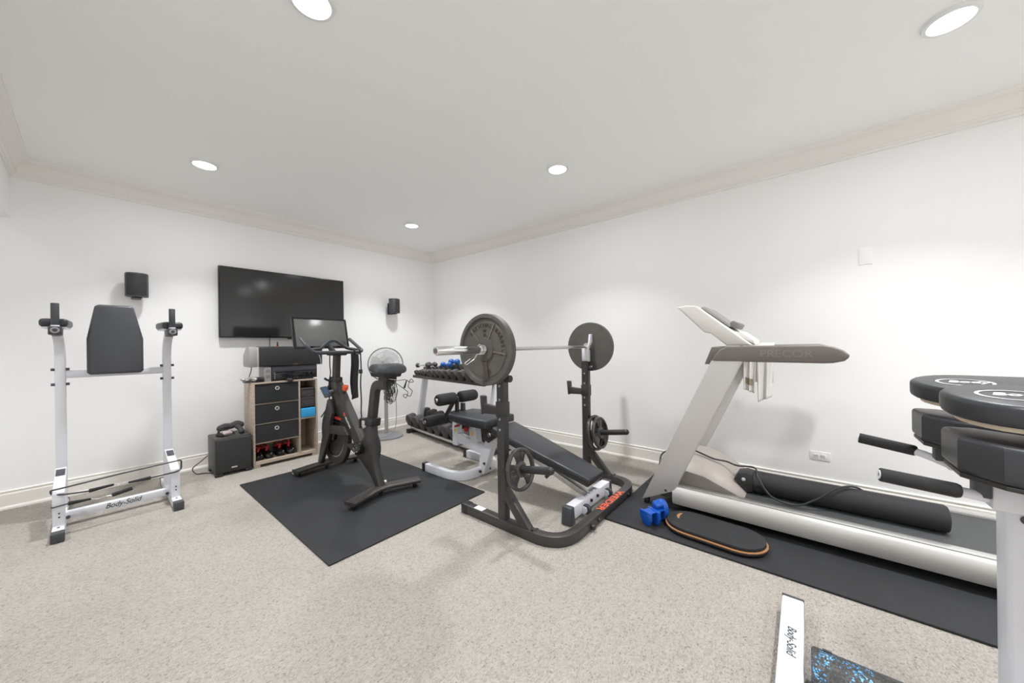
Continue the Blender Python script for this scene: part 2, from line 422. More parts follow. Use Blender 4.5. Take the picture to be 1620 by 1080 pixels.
def wall_speaker(x, y, z, rot, label, wallrot=0.0):
    t = thing('wall_speaker', (x, y, z - .108), label, 'speaker', 'black wall speakers')
    # curved front cabinet, local front is -y
    pr = [(-.072, .05), (-.075, 0), (-.066, -.045), (-.045, -.066), (0, -.078), (.045, -.066), (.066, -.045), (.075, 0), (.072, .05)]
    M = Matrix.Rotation(math.radians(rot), 3, 'Z')
    f = lambda a, b, h: Vector((x, y, z)) + M @ Vector((a, b, h))
    MB().prism(pr, f, -.106, .106, .008).out('cabinet', 'cap', t)
    gp = [(-.064, -.047), (-.044, -.0675), (0, -.0800), (.044, -.0675), (.064, -.047), (.04, -.06), (0, -.07), (-.04, -.06)]
    MB().prism(gp, f, -.094, .094, .002).out('grille', 'grille', t)
    MW = Matrix.Rotation(math.radians(wallrot), 3, 'Z')
    g = lambda a, b, h: Vector((x, y, z)) + MW @ Vector((a, b, h))
    MB().prism([(-.03, .11), (.03, .11), (.03, -.02), (-.03, -.02)], g, -.118, -.104, .003).prism([(-.03, .135), (.03, .135), (.03, .105), (-.03, .105)], g, -.118, .05, .003).out('bracket', 'blackp', t)
    return t
wall_speaker(-3.412, -.137, 1.806, -6, 'black wall speaker above the dip station pad')
wall_speaker(-.815, -.137, 1.815, 32, 'black wall speaker between television and room corner')

# ------------------------------------------------------------------ wall plates
t = thing('power_outlet', (0, -4.866, .278), 'white double power outlet low on the right wall', 'outlet')
MB().box((-.006, -4.928, .278), (0, -4.804, .346), .0025).out('cover_plate', 'plate', t)
for yy in (-4.845, -4.887):
    k = MB().box((-.009, yy - .017, .295), (-.004, yy + .017, .329), .003).out('socket', 'plate', t)
    MB().box((-.0098, yy - .008, .3075), (-.0086, yy + .004, .3098)).box((-.0098, yy - .008, .3165), (-.0086, yy + .004, .3188)).cyl((-.0098, yy + .010, .313), (-.0086, yy + .010, .313), .0028, 10).out('slots', 'slot', k)
MB().cyl((-.0075, -4.866, .312), (-.0055, -4.866, .312), .003, 10).out('screw', 'greyp', t)
t = thing('blank_wall_plate', (0, -5.134, 1.784), 'blank white wall plate high on the right wall', 'wall plate')
MB().box((-.006, -5.171, 1.784), (0, -5.097, 1.905), .0025).out('cover_plate', 'wall', t)
for zz in (1.886, 1.803): MB().cyl((-.0072, -5.134, zz), (-.0055, -5.134, zz), .0025, 10).out('screw', 'plate', t)

# ------------------------------------------------------------------ rubber mats
tag(MB().box((-2.845, -2.73, 0), (-1.60, -.90, .010), .003).out('exercise_mat', 'rubber'), 'black rubber mat under the exercise bike', 'mat')
tag(MB().box((-1.405, -6.1, 0), (-.03, -3.70, .012), .003).out('exercise_mat', 'rubber'), 'long black rubber mat under the treadmill', 'mat')

# ================================================================== DIP STATION
def dip_station():
    xl, xr = -3.829, -3.264
    t = thing('dip_station', (-3.546, -.72, 0), 'white upright dip station with charcoal back pad by the back wall', 'dip station')
    for x, sgn in ((xl, -1), (xr, 1)):
        # foot on the floor
        MB().rtube([(x, -.30, .032), (x, -1.085, .032)], .054, .056).out('foot', 'white', t)
        MB().box((x - .029, -1.125, .002), (x + .029, -1.06, .062), .005).out('foot_cap', 'cap', t)
        MB().box((x - .029, -.31, .002), (x + .029, -.28, .062), .005).out('foot_cap', 'cap', t)
        # front riser with slanted top
        MB().prism([(-.955, .03), (-.955, .275), (-.60, .372), (-.60, .32), (-.885, .24), (-.885, .03)], yz(x), -.0265, .0265, .004).out('front_riser', 'white', t)
        nrm = Vector((0, -.097, .355)).normalized(); dr = Vector((0, .355, .097)).normalized()
        c = Vector((x, -.68, .3515)) + nrm * .001
        MB().prism([(-.021, -.045), (.021, -.045), (.021, .045), (-.021, .045)], lambda a, b, h: c + Vector((a, 0, 0)) + dr * b + nrm * h, 0, .003, .001).out('tube_plug', 'cap', t)
        # main post, bent forward at the top
        p = fillet([(x, -.53, .03), (x, -.53, 1.20), (x + sgn * .004, -.575, 1.31), (x + sgn * .008, -.62, 1.35)], .08)
        MB().rtube(p, .052, .06, up=(0, 1, .2)).out('post', 'white', t)
        for zz, yy in ((.975, -.555), (1.085, -.555)):
            for s2 in (-1, 1):
                MB().cyl((x + s2 * .026, yy, zz), (x + s2 * .043, yy, zz), .010, 8).out('bolt', 'cap', t)
        for yy, zz in ((-.956, .14), (-.956, .115)):
            MB().cyl((x + .002, yy + .002, zz), (x + .002, yy - .003, zz), .005, 8).out('bolt', 'slot', t)
        MB().cyl((x, -1.0, .058), (x, -1.0, .063), .006, 8).out('bolt', 'slot', t)
        # arm: tube carrying the elbow pad and the grip
        ax = x + sgn * .012
        MB().box((ax - .030, -.80, 1.335), (ax + .030, -.60, 1.393), .005).out('arm_bracket', 'cap', t)
        MB().cyl((ax, -.80, 1.366), (ax, -.808, 1.366), .021, 20).out('tube_end', 'greyp', t)
        MB().cyl((ax, -.8082, 1.366), (ax, -.811, 1.366), .012, 16).out('tube_bore', 'slot', t)
        pm = rotM('Z', sgn * 4)
        MB().box((ax - .064, -.74, 1.39), (ax + .064, -.46, 1.45), .022, 4, M=pm).out('elbow_pad', 'vinyl', t)
        MB().box((ax - .052, -.73, 1.382), (ax + .052, -.47, 1.392), M=pm).out('pad_board', 'white', t)
        MB().cyl((ax, -.77, 1.39), (ax, -.77, 1.402), .020, 16).out('grip_collar', 'decal', t)
        MB().cyl((ax, -.77, 1.40), (ax, -.77, 1.555), .0195, 20, .003).out('grip', 'cap', t)
    # cross bars
    MB().rtube([(xl, -.53, 1.045), (xr, -.53, 1.045)], .05, .055).out('upper_crossbar', 'white', t)
    MB().rtube([(xl, -.79, .070), (xr, -.79, .070)], .05, .055).out('lower_crossbar', 'white', t)
    for x in (xl + .035, xr - .035):
        MB().cyl((x, -.816, .062), (x, -.828, .062), .011, 8).out('bolt', 'cap', t)
    text('brand_lettering', 'Body-Solid', .052, (-3.535, -.8165, .072), (1, 0, 0), (0, 0, 1), 'ink', t, shear=.35, width=.185)
    # back pad
    hw = .148
    P = [(-hw, 1.055), (-hw, 1.31), (-.108, 1.555), (-.095, 1.573), (.085, 1.573), (.098, 1.555), (hw, 1.31), (hw, 1.055), (.132, 1.038), (-.132, 1.038)]
    cx = -3.556
    MB().prism(P, lambda a, b, h: V(cx + a, -.585 - h, b), 0, .062, .02, 4).out('back_pad', 'greyvinyl', t)
    MB().prism([(a * .93, 1.3 + (b - 1.3) * .93) for a, b in P], lambda a, b, h: V(cx + a, -.573 - h, b), 0, .014).out('pad_board', 'white', t)
    MB().rtube([(cx, -.55, 1.03), (cx, -.55, 1.4)], .05, .04, up=(0, 1, 0)).out('pad_support', 'white', t)
dip_station()
# resistance tubes stretched round the front risers
def res_tube():
    t = thing('resistance_tube', (-3.546, -.97, .24), 'grey elastic exercise tube looped around the dip station feet', 'exercise tube')
    p = [(-3.70, -.985, .255), (-3.81, -.965, .262), (-3.860, -.935, .272), (-3.862, -.93, .296), (-3.845, -.962, .304), (-3.80, -.966, .308), (-3.55, -.966, .328), (-3.29, -.966, .341), (-3.243, -.966, .343), (-3.228, -.94, .335), (-3.228, -.935, .265), (-3.25, -.962, .258), (-3.29, -.966, .256), (-3.40, -.966, .253)]
    MB().tube(fillet(p, .02, 4), .0055, 8).out('tube', 'cap', t)
    MB().cyl((-3.40, -.966, .253), (-3.515, -.966, .252), .0125, 10, .003, r2=.0075).out('handle', 'foam', t)
    MB().cyl((-3.70, -.985, .256), (-3.585, -.975, .262), .0125, 10, .003, r2=.008).out('handle', 'foam', t)
    MB().tube(spline([(-3.585, -.975, .262), (-3.56, -.97, .252), (-3.54, -.97, .258), (-3.515, -.966, .252)]), .003, 6).out('clip', 'chrome', t)
    t = thing('resistance_tube', (-3.62, -.97, .17), 'short black elastic tube with foam handles above the lower bar', 'exercise tube')
    MB().tube(spline([(-3.86, -.93, .185), (-3.85, -.966, .19), (-3.80, -.968, .195), (-3.785, -.968, .196)]), .0045, 8).out('tube', 'cap', t)
    MB().cyl((-3.79, -.968, .196), (-3.69, -.968, .193), .013, 10, .003, r2=.007).out('handle', 'foam', t)
    MB().tube(spline([(-3.69, -.968, .193), (-3.655, -.968, .184), (-3.625, -.968, .19), (-3.59, -.968, .186)]), .0028, 6).out('clip', 'chrome', t)
    MB().cyl((-3.595, -.968, .186), (-3.495, -.968, .205), .0125, 12, .005).out('handle', 'foam', t)
res_tube()

# ================================================================== SUBWOOFER AND CABINET
def subwoofer():
    t = thing('subwoofer', (-2.79, -.33, 0), 'black subwoofer box on the carpet beside the cabinet', 'subwoofer')
    MB().box((-2.94, -.475, .03), (-2.655, -.17, .36), .006).out('cabinet', 'subbox', t)
    MB().box((-2.938, -.505, .03), (-2.657, -.474, .352), .012, 3).out('grille', 'grille', t)
    for x in (-2.915, -2.68):
        for y in (-.48, -.2): MB().box((x - .028, y - .024, .0), (x + .028, y + .024, .031), .006).out('foot', 'blackp', t)
    MB().box((-2.82, -.508, .065), (-2.775, -.504, .078), .001).out('badge', 'satin', t)
subwoofer()
tag(MB().tube(spline([(-2.955, -.25, .17), (-3.0, -.22, .12), (-3.06, -.2, .06), (-3.04, -.24, .012), (-2.99, -.26, .008), (-2.95, -.3, .008), (-2.93, -.33, .012)]), .0045, 6).out('subwoofer_cable', 'blackp'), 'black power cable curling out from the subwoofer side', 'cable')
t = thing('padded_neck_strap', (-2.78, -.33, .36), 'soft black padded strap bundle lying on the subwoofer', 'strap bundle')
MB().tube(spline([(-2.87, -.31, .428), (-2.83, -.30, .440), (-2.78, -.295, .436), (-2.73, -.29, .452), (-2.70, -.295, .438)], 6), .030, 12).ball((-2.868, -.31, .428), .029).ball((-2.70, -.296, .438), .030).out('roll_pad', 'greyfab', t)
MB().tube(spline([(-2.735, -.31, .43), (-2.715, -.35, .405), (-2.71, -.38, .385), (-2.715, -.39, .378)], 6), .023, 10).ball((-2.715, -.39, .382), .022).out('side_pad', 'greyfab', t)
MB().box((-2.90, -.41, .361), (-2.83, -.33, .385), .008, M=rotM('Z', 25)).tube(spline([(-2.89, -.36, .37), (-2.885, -.345, .405), (-2.87, -.34, .42), (-2.80, -.36, .40), (-2.77, -.38, .37)], 5), .010, 8).out('strap', 'foam', t)
MB().box((-2.865, -.415, .375), (-2.79, -.36, .405), .01, M=rotM('Z', 12) @ rotM('X', 25)).out('clear_pouch', 'pinkbag', t)

CX0, CX1, CY0, CY1, CZ = -2.640, -2.030, -.495, -.175, .868
def cabinet():
    t = thing('storage_cabinet', ((CX0 + CX1) / 2, -.335, 0), 'grey oak cabinet with fabric drawers under the television', 'cabinet')
    MB().box((CX0, CY0, .03), (CX0 + .017, CY1, CZ - .016), .001).out('side_panel', 'oak', t)
    MB().box((CX1 - .017, CY0, .03), (CX1, CY1, CZ - .016), .001).out('side_panel', 'oak', t)
    MB().box((CX0, CY0, CZ - .016), (CX1, CY1, CZ), .001).out('top_panel', 'oak', t)
    MB().box((CX0 + .017, CY0 + .004, .045), (CX1 - .017, CY1, .061), .001).out('bottom_panel', 'oak', t)
    MB().box((CX0 + .001, CY0 + .001, .03), (CX1 - .001, CY0 + .016, .0455), .001).out('plinth', 'oak', t)
    MB().box((CX0 + .017, CY1 - .004, .06), (CX1 - .017, CY1, CZ - .016)).out('rear_panel', 'oak', t)
    MB().box((-2.222, CY0 + .002, .06), (-2.206, CY1 - .004, CZ - .016), .001).out('divider', 'oak', t)
    for z in (.646, .440, .245):
        MB().box((CX0 + .017, CY0 + .012, z - .006), (-2.222, CY1 - .004, z + .004), .001).out('shelf', 'oak', t)
    MB().box((-2.206, CY0 + .003, .428), (CX1 - .017, CY1 - .004, .442), .001).out('shelf', 'oak', t)
    for x in (CX0 + .03, CX1 - .03):
        for y in (CY0 + .03, CY1 - .03): MB().box((x - .028, y - .026, 0), (x + .028, y + .026, .031), .003).out('foot', 'oak', t)
    # fabric drawers are part of the unit
    for z0, z1, nm in ((.652, .848, 0), (.446, .636, 1), (.252, .430, 2)):
        x0, x1, y = CX0 + .020, -2.226, CY0 + .003
        b = thing('fabric_drawer', ((x0 + x1) / 2, -.34, z0), ('black fabric drawer with metal ring, top of the cabinet', 'black fabric drawer with metal ring, middle of the cabinet', 'black fabric drawer with metal ring, above the shoes')[nm], 'drawer', 'fabric drawers in the cabinet')
        MB().box((x0, y + .006, z0), (x1, CY1 - .01, z1 - .004), .004).out('bin', 'fabric', b)
        def f(u, v, z0=z0, z1=z1, nm=nm):
            x = x0 + (x1 - x0) * u; z = z0 + (z1 - z0) * v
            return V(x, y + .004 - .004 * math.sin(PI * u) * math.sin(PI * v) - .002 * math.sin(9 * u + nm + 3 * v), z - .004 * math.sin(PI * u) * v)
        MB().grid(f, 16, 6).out('front_panel', 'fabric', b)
        zc = z1 - .050
        xr = -2.425 - .004 * nm
        MB().lathe([(.012, 0), (.012, .004), (.016, .006), (.021, .004), (.021, 0)], (xr, y + .001, zc), (0, -1, 0), 24, closed=True).out('ring', 'satin', b)
        MB().lathe([(0, .001), (.012, .001), (.012, 0)], (xr, y - .0005, zc), (0, -1, 0), 20).out('ring_hole', 'slot', b)
cabinet()
tag(MB().box((-2.198, -.485, .556), (-2.052, -.20, .660), .004).box((-2.200, -.487, .640), (-2.050, -.198, .662), .003).out('storage_box', 'greyfab'), 'lower dark fabric box in the right cabinet column', 'box', 'dark fabric boxes in the cabinet')
tag(MB().box((-2.198, -.485, .664), (-2.052, -.20, .766), .004).box((-2.200, -.487, .746), (-2.050, -.198, .770), .003).out('storage_box', 'greyfab'), 'upper dark fabric box in the right cabinet column', 'box', 'dark fabric boxes in the cabinet')
tag(MB().box((-2.20, -.50, .443), (-2.052, -.27, .545), .008, 3).out('yoga_block', 'bluefoam'), 'bright blue foam block in the cabinet under two dark boxes', 'foam block')
def shoe(x, label, tilt):
    y0 = -.455
    t = thing('cycling_shoe', (x, -.36, .062), label, 'shoe', 'black and red shoes in the cabinet')
    # toe towards the front: lofted body
    prof = [(-.00, .028, .042), (.02, .038, .055), (.06, .042, .062), (.11, .038, .075), (.16, .034, .082), (.21, .034, .085), (.235, .026, .075)]
    mb = MB(); rings = []
    for (yy, hw, h) in prof:
        rings.append([mb.bm.verts.new(V(x + hw * math.cos(a) + tilt * yy, y0 + yy, .064 + (h * .55 + h * .45 * math.sin(a)) if math.sin(a) >= 0 else .064 + h * .55 * (1 + math.sin(a)))) for a in [2 * PI * k / 14 for k in range(14)]])
    for a, b in zip(rings, rings[1:]):
        for k in range(14): mb.bm.faces.new((a[k], a[(k + 1) % 14], b[(k + 1) % 14], b[k]))
    mb.bm.faces.new(rings[0]); mb.bm.faces.new(rings[-1][::-1])
    mb.out('upper', 'gloss', t, ang=60)
    ring = [(x + .031 * math.cos(a) + tilt * .15, y0 + .155 + .075 * math.sin(a), .150 + .022 * abs(math.sin(a)) + .004 * math.cos(a)) for a in [2 * PI * k / 20 for k in range(20)]]
    MB().tube(ring, .007, 8, closed=True).out('collar', 'red', t)
    MB().tube(spline([(x - .01 + tilt * .1, y0 + .07, .135), (x + tilt * .1, y0 + .08, .165), (x + .008 + tilt * .1, y0 + .10, .175)], 4), .011, 8).out('tongue', 'red', t)
    MB().box((x - .034, y0 + .005, .061), (x + .034, y0 + .235, .069), .003).out('sole', 'blackp', t)
    MB().ball((x + .016, y0 + .010, .112), .006, n=8).out('buckle', 'satin', t)
for i, x in enumerate((-2.575, -2.488, -2.380, -2.285)):
    shoe(x, ('leftmost black and red shoe on the bottom cabinet shelf', 'second black and red shoe from left on bottom shelf', 'third black and red shoe from left on bottom shelf', 'rightmost black and red shoe on the bottom cabinet shelf')[i], (.05, -.05, .06, -.03)[i])

# ------------------------------------------------------------------ things on the cabinet
t = thing('av_receiver', (-2.235, -.34, CZ), 'black audio receiver under the centre speaker', 'receiver')
MB().box((-2.462, -.445, CZ + .012), (-2.012, -.20, CZ + .158), .003).out('case', 'blackp', t)
MB().box((-2.455, -.452, CZ + .015), (-2.018, -.444, CZ + .095), .003).out('front_panel', 'gloss', t)
MB().box((-2.455, -.452, CZ + .098), (-2.018, -.444, CZ + .155), .003).out('upper_panel', 'cap', t)
for x, r in ((-2.105, .020), (-2.055, .022)):
    MB().cyl((x, -.452, CZ + .062), (x, -.472, CZ + .062), r, 24, .003).out('knob', 'gloss', t)
for k in range(4): MB().cyl((-2.435, -.452, CZ + .03 + k * .02), (-2.435, -.456, CZ + .03 + k * .02), .005, 10).out('button', 'greyp', t)
for k in range(6): MB().box((-2.38 + k * .03, -.4535, CZ + .028), (-2.362 + k * .03, -.4515, CZ + .034)).out('button', 'cap', t)
for x in (-2.42, -2.06):
    for y in (-.42, -.23): MB().cyl((x, y, CZ), (x, y, CZ + .013), .018, 14).out('foot', 'blackp', t)
t = thing('centre_speaker', (-2.30, -.34, CZ + .158), 'long black centre speaker with grey angular end on the receiver', 'speaker')
zb = CZ + .159
SP = [(-.455, 0), (-.458, .17), (-.435, .205), (-.40, .212), (-.33, .207), (-.22, .12), (-.215, .02), (-.25, 0)]
fm = lambda a, b, h: V(h, a, zb + b)
MB().prism([(a, b) for a, b in SP], fm, -2.655, -2.585, .006).out('end_cap', 'greyp', t)
MB().prism([(a, b) for a, b in SP], fm, -2.025, -1.955, .006).out('end_cap', 'cap', t)
MB().prism([(a + .006 if a < -.4 else a, b * .985 + .001) for a, b in SP], fm, -2.590, -2.02, .004).out('cabinet', 'blackp', t)
MB().box((-2.577, -.462, zb + .006), (-1.96, -.446, zb + .198), .006).out('grille', 'grille', t)
MB().box((-2.592, -.466, zb + .002), (-2.576, -.44, zb + .204), .005).out('end_band', 'satin', t)
MB().box((-2.26, -.4645, zb + .012), (-2.215, -.4615, zb + .018)).out('badge', 'orangewood', t)
t = thing('media_stick', (-2.40, -.36, zb + .207), 'small upright black dongle on a red disc on the speaker', 'dongle')
MB().lathe([(0, 0), (.042, 0), (.042, .004), (.02, .008), (0, .008)], (-2.40, -.37, zb + .2045), (0, 0, 1), 20).out('disc_base', 'redp', t)
MB().box((-2.392, -.378, zb + .211), (-2.374, -.366, zb + .262), .004, taper=(.7, .8)).out('stick', 'cap', t)
t = thing('media_box', (-2.50, -.34, CZ), 'small upright grey box standing left of the receiver', 'device')
MB().box((-2.528, -.452, CZ), (-2.467, -.26, CZ + .155), .003).out('case', 'greyp', t)
for a, b in ((.118, .128), (.098, .108), (.04, .07)): MB().box((-2.515, -.4545, CZ + a), (-2.475, -.4515, CZ + b)).out('port', 'midgrey', t)
t = thing('plastic_bag_bundle', (-2.66, -.38, CZ), 'crinkled clear bag of small parts on the cabinet corner', 'bag')
mb = MB()
for k in range(9): mb.ball((-2.70 + .016 * k + random.uniform(-.006, .006), -.40 + random.uniform(-.03, .03), CZ + .034 + random.uniform(-.006, .010)), random.uniform(.020, .030), (1.2, 1.5, .8), 8)
mb.out('bag', 'foil', t)
MB().box((-2.69, -.43, CZ), (-2.57, -.34, CZ + .018), .004).out('tray', 'cap', t)
t = thing('cable_spool', (-2.555, -.40, CZ), 'short black ribbed coil beside the crinkled bag', 'cable coil')
mb = MB()
for k in range(5): mb.lathe([(.012, -.004), (.026, -.004), (.028, 0), (.026, .004), (.012, .004)], (-2.585 + k * .011, -.445, CZ + .029), (1, 0, 0), 20, closed=True)
mb.out('coil', 'blackp', t)
MB().cyl((-2.593, -.445, CZ + .029), (-2.533, -.445, CZ + .029), .012, 14).out('core', 'cap', t)
tag(MB().tube(spline([(-2.63, -.42, CZ + .17), (-2.635, -.42, CZ + .12), (-2.65, -.41, CZ + .06)]), .004, 6).out('speaker_wire', 'blackp'), 'short black wire dropping from the centre speaker end', 'wire')
t = thing('remote_clip', (-2.31, -.47, CZ), 'small black clip on the cabinet front edge under the receiver', 'clip')
MB().box((-2.345, -.500, CZ), (-2.27, -.462, CZ + .014), .004).box((-2.33, -.503, CZ - .022), (-2.28, -.497, CZ + .008), .002).out('clip_body', 'blackp', t)
MB().box((-2.32, -.51, CZ + .012), (-2.295, -.47, CZ + .02), .003, M=rotM('Z', 30)).out('lever', 'midgrey', t)
tag(MB().tube(spline([(-2.02, -.47, 1.18), (-1.985, -.47, 1.10), (-1.975, -.46, 1.02), (-1.98, -.45, .94), (-1.995, -.44, .90)]), .0025, 6).out('audio_wire', 'decal'), 'thin pale wire hanging at the right speaker end', 'wire')

# ================================================================== EXERCISE BIKE
BX = -2.165
def bike():
    t = thing('exercise_bike', (BX, -1.6, .010), 'matte black spin bike with tablet screen on the rubber mat', 'exercise bike')
    f = yz(BX)
    # head and down tube
    MB().prism([(-1.205, .885), (-1.355, .895), (-1.415, .826), (-1.49, .74), (-1.655, .575), (-1.80, .44), (-1.84, .37), (-1.74, .33), (-1.665, .40), (-1.570, .495), (-1.445, .560), (-1.36, .60), (-1.277, .60), (-1.275, .72), (-1.225, .80)], f, -.037, .037, .012).out('main_frame', 'bike', t)
    # fork legs on both sides of the flywheel
    for sx in (-1, 1):
        MB().prism([(-1.30, .73), (-1.355, .60), (-1.31, .52), (-1.285, .38), (-1.225, .29), (-1.095, .075), (-1.015, .075), (-1.13, .36), (-1.175, .50), (-1.20, .60), (-1.255, .72)], yz(BX + sx * .055), -.018, .018, .008).out('fork_leg', 'bike', t)
    MB().prism([(-1.20, .470), (-1.570, .500), (-1.655, .435), (-1.20, .385)], yz(BX - .05), -.017, .017, .007).out('cross_brace', 'bike', t)
    MB().prism([(-1.27, .50), (-1.44, .515), (-1.545, .50), (-1.44, .55), (-1.29, .56)], f, -.03, .03, .004).out('brake_unit', 'gloss', t)
    MB().box((BX - .032, -1.45, .535), (BX - .022, -1.30, .560), .003).out('brake_tab', 'red', t)
    # flywheel
    MB().lathe([(.05, -.012), (.20, -.012), (.21, -.022), (.278, -.022), (.285, -.016), (.285, .016), (.278, .022), (.21, .022), (.20, .012), (.05, .012)], (BX, -1.275, .375), (1, 0, 0), 64, closed=True).out('flywheel', 'bike', t)
    MB().lathe([(.202, -.0145), (.207, -.021), (.203, -.021), (.198, -.0145)], (BX, -1.275, .375), (1, 0, 0), 64, closed=True).out('flywheel_rim', 'chrome', t)
    MB().cyl((BX - .045, -1.275, .375), (BX + .045, -1.275, .375), .045, 24, .005).out('flywheel_hub', 'gloss', t)
    # rear leg with the bottom bracket body
    MB().prism([(-1.52, .325), (-1.66, .285), (-1.82, .228), (-1.965, .142), (-2.048, .066), (-2.118, .066), (-2.065, .17), (-2.025, .28), (-2.015, .42), (-2.005, .57), (-1.905, .56), (-1.86, .44), (-1.78, .39), (-1.65, .36)], f, -.030, .030, .013).out('rear_leg', 'bike', t)
    MB().lathe([(0, .0), (.15, .0), (.165, .008), (.165, .03), (.15, .04), (0, .04)], (BX + .045, -1.80, .345), (1, 0, 0), 40).out('belt_cover', 'bike', t)
    MB().cyl((BX - .036, -1.835, .352), (BX - .085, -1.835, .352), .052, 30, .010).out('crank_hub', 'gloss', t)
    for k in range(5):
        a = 2 * PI * k / 5
        MB().cyl((BX - .083, -1.835 + .030 * math.cos(a), .352 + .030 * math.sin(a)), (BX - .088, -1.835 + .030 * math.cos(a), .352 + .030 * math.sin(a)), .006, 10).out('crank_bolt', 'chrome', t)
    # seat post
    MB().prism([(-1.905, .555), (-2.022, .555), (-2.040, .625), (-1.915, .625)], f, -.042, .042, .008).out('post_clamp', 'blackp', t)
    MB().tube(spline([(BX - .03, -1.91, .60), (BX - .04, -1.885, .61), (BX - .05, -1.86, .60), (BX - .05, -1.855, .53)], 4), .012, 10).out('clamp_lever', 'blackp', t)
    MB().rtube(fillet([(BX, -1.955, .57), (BX, -2.030, .905), (BX, -2.22, .915)], .07, 8), .055, .078, up=(0, -1, .2)).out('seat_post', 'bike', t)
    MB().box((BX - .03, -2.30, .945), (BX + .03, -2.12, .985), .006).out('seat_clamp', 'blackp', t)
    # saddle: wide tail towards the viewer, nose forward
    sx = BX - .030
    secs = [(-2.375, .070, .028), (-2.366, .104, .040), (-2.33, .118, .044), (-2.27, .108, .044), (-2.22, .085, .042), (-2.15, .048, .038), (-2.06, .032, .034), (-2.02, .022, .022)]
    mb = MB(); rings = []
    for (y, hw, h) in secs:
        rings.append([mb.bm.verts.new(V(sx + hw * math.copysign(abs(math.cos(a)) ** .7, math.cos(a)), y, 1.046 + h * math.copysign(abs(math.sin(a)) ** .8, math.sin(a)) - .010 * (math.cos(a) ** 2) + (.004 if y < -2.3 else 0))) for a in [2 * PI * k / 20 for k in range(20)]])
    for a, b in zip(rings, rings[1:]):
        for k in range(20): mb.bm.faces.new((a[k], a[(k + 1) % 20], b[(k + 1) % 20], b[k]))
    mb.bm.faces.new(rings[0]); mb.bm.faces.new(rings[-1][::-1])
    mb.out('saddle', 'cap', t, ang=60)
    MB().prism([(-.07, .985), (.07, .985), (.085, 1.02), (-.085, 1.02)], lambda a, b, h: V(sx + a, -2.34 + h, b), 0, .2, .006).out('saddle_base', 'blackp', t)
    # stem and handlebar post
    MB().rtube([(BX, -1.285, .86), (BX, -1.315, 1.165)], .048, .075, up=(0, -1, 0)).out('stem', 'bike', t)
    MB().box((BX - .034, -1.36, .868), (BX + .034, -1.215, .935), .010).out('stem_clamp', 'blackp', t)
    MB().tube(spline([(BX - .03, -1.25, .90), (BX - .06, -1.24, .905), (BX - .085, -1.235, .925)], 4), .011, 10).out('stem_lever', 'blackp', t)
    MB().box((BX - .062, -1.40, 1.142), (BX + .062, -1.22, 1.185), .012, 3).out('handlebar_mount', 'bike', t)
    bar = fillet([(-2.475, -1.30, 1.300), (-2.455, -1.395, 1.225), (-2.405, -1.40, 1.172), (-1.985, -1.40, 1.172), (-1.940, -1.37, 1.185), (-1.985, -1.20, 1.30)], .05, 6)
    MB().tube(bar, .0165, 12).ball(bar[0], .0165, n=10).ball(bar[-1], .0165, n=10).out('handlebar', 'cap', t)
    arch = spline([(-2.44, -1.385, 1.19), (-2.38, -1.32, 1.203), (-2.31, -1.30, 1.210), (-2.265, -1.29, 1.245), (-2.22, -1.285, 1.277), (-2.165, -1.285, 1.284), (-2.115, -1.29, 1.250), (-2.06, -1.30, 1.212), (-2.00, -1.32, 1.198), (-1.95, -1.37, 1.185)], 5)
    MB().tube(arch, .0150, 12).out('inner_bar', 'cap', t)
    # tablet screen on its arm, leaning back
    c = V(-2.228, -1.132, 1.362); Ms = rotM('Z', 3.0) @ rotM('X', -13.5)
    rx = Ms @ V(1, 0, 0); uz = Ms @ V(0, 0, 1); nz = rx.cross(uz)   # nz points to the rider (-y)
    g = lambda a, b, h: c + rx * a + uz * b + nz * h
    w2, h2 = .262, .153
    def rr(w, h, r, n=4):
        out = []
        for cx, cy, a0 in ((w - r, h - r, 0), (-w + r, h - r, 90), (-w + r, -h + r, 180), (w - r, -h + r, 270)):
            for k in range(n + 1):
                a = math.radians(a0 + 90 * k / n); out.append((cx + r * math.cos(a), cy + r * math.sin(a)))
        return out
    MB().prism(rr(w2, h2, .012), g, -.028, .0, .005).out('screen_body', 'gloss', t)
    MB().prism(rr(w2 - .022, h2 - .020, .004), g, .0, .0015).out('screen', 'bikescreen', t)
    MB().rtube([(BX, -1.26, 1.165), (BX, -1.19, 1.20), (BX, -1.14, 1.25)], .05, .03, up=(1, 0, 0)).out('screen_arm', 'foam', t)
    # resistance knob
    MB().cyl((BX + .005, -1.44, .775), (BX + .005, -1.465, .825), .011, 12).out('knob_stem', 'blackp', t)
    MB().cyl((BX + .005, -1.460, .815), (BX + .005, -1.478, .862), .024, 12, .008, r2=.028).out('resistance_knob', 'orange', t)
    # floor stabilisers
    def foot(pts, nm):
        MB().rtube(pts, .105, .028, r=.010).out(nm, 'bike', t)
    foot(fillet([(BX - .305, -1.11, .060), (BX - .10, -1.075, .064), (BX + .10, -1.075, .064), (BX + .305, -1.11, .060)], .08), 'front_stabiliser')
    foot(fillet([(BX - .305, -2.185, .060), (BX - .05, -2.105, .066), (BX + .05, -2.105, .066), (BX + .305, -2.185, .060)], .08), 'rear_stabiliser')
    for (x, y) in ((-.27, -1.10), (.27, -1.10), (-.01, -1.075), (-.27, -2.17), (.27, -2.17), (-.01, -2.105)):
        MB().cyl((BX + x, y, .010), (BX + x, y, .05), .018, 14, .004).out('levelling_foot', 'blackp', t)
    MB().box((BX - .032, -1.05, .07), (BX + .032, -1.0, .10), .006).out('transport_bracket', 'greyp', t)
    for x in (-.29, .29): MB().cyl((BX + x - .012, -1.035, .045), (BX + x + .012, -1.035, .045), .030, 18, .004).out('transport_wheel', 'greyp', t)
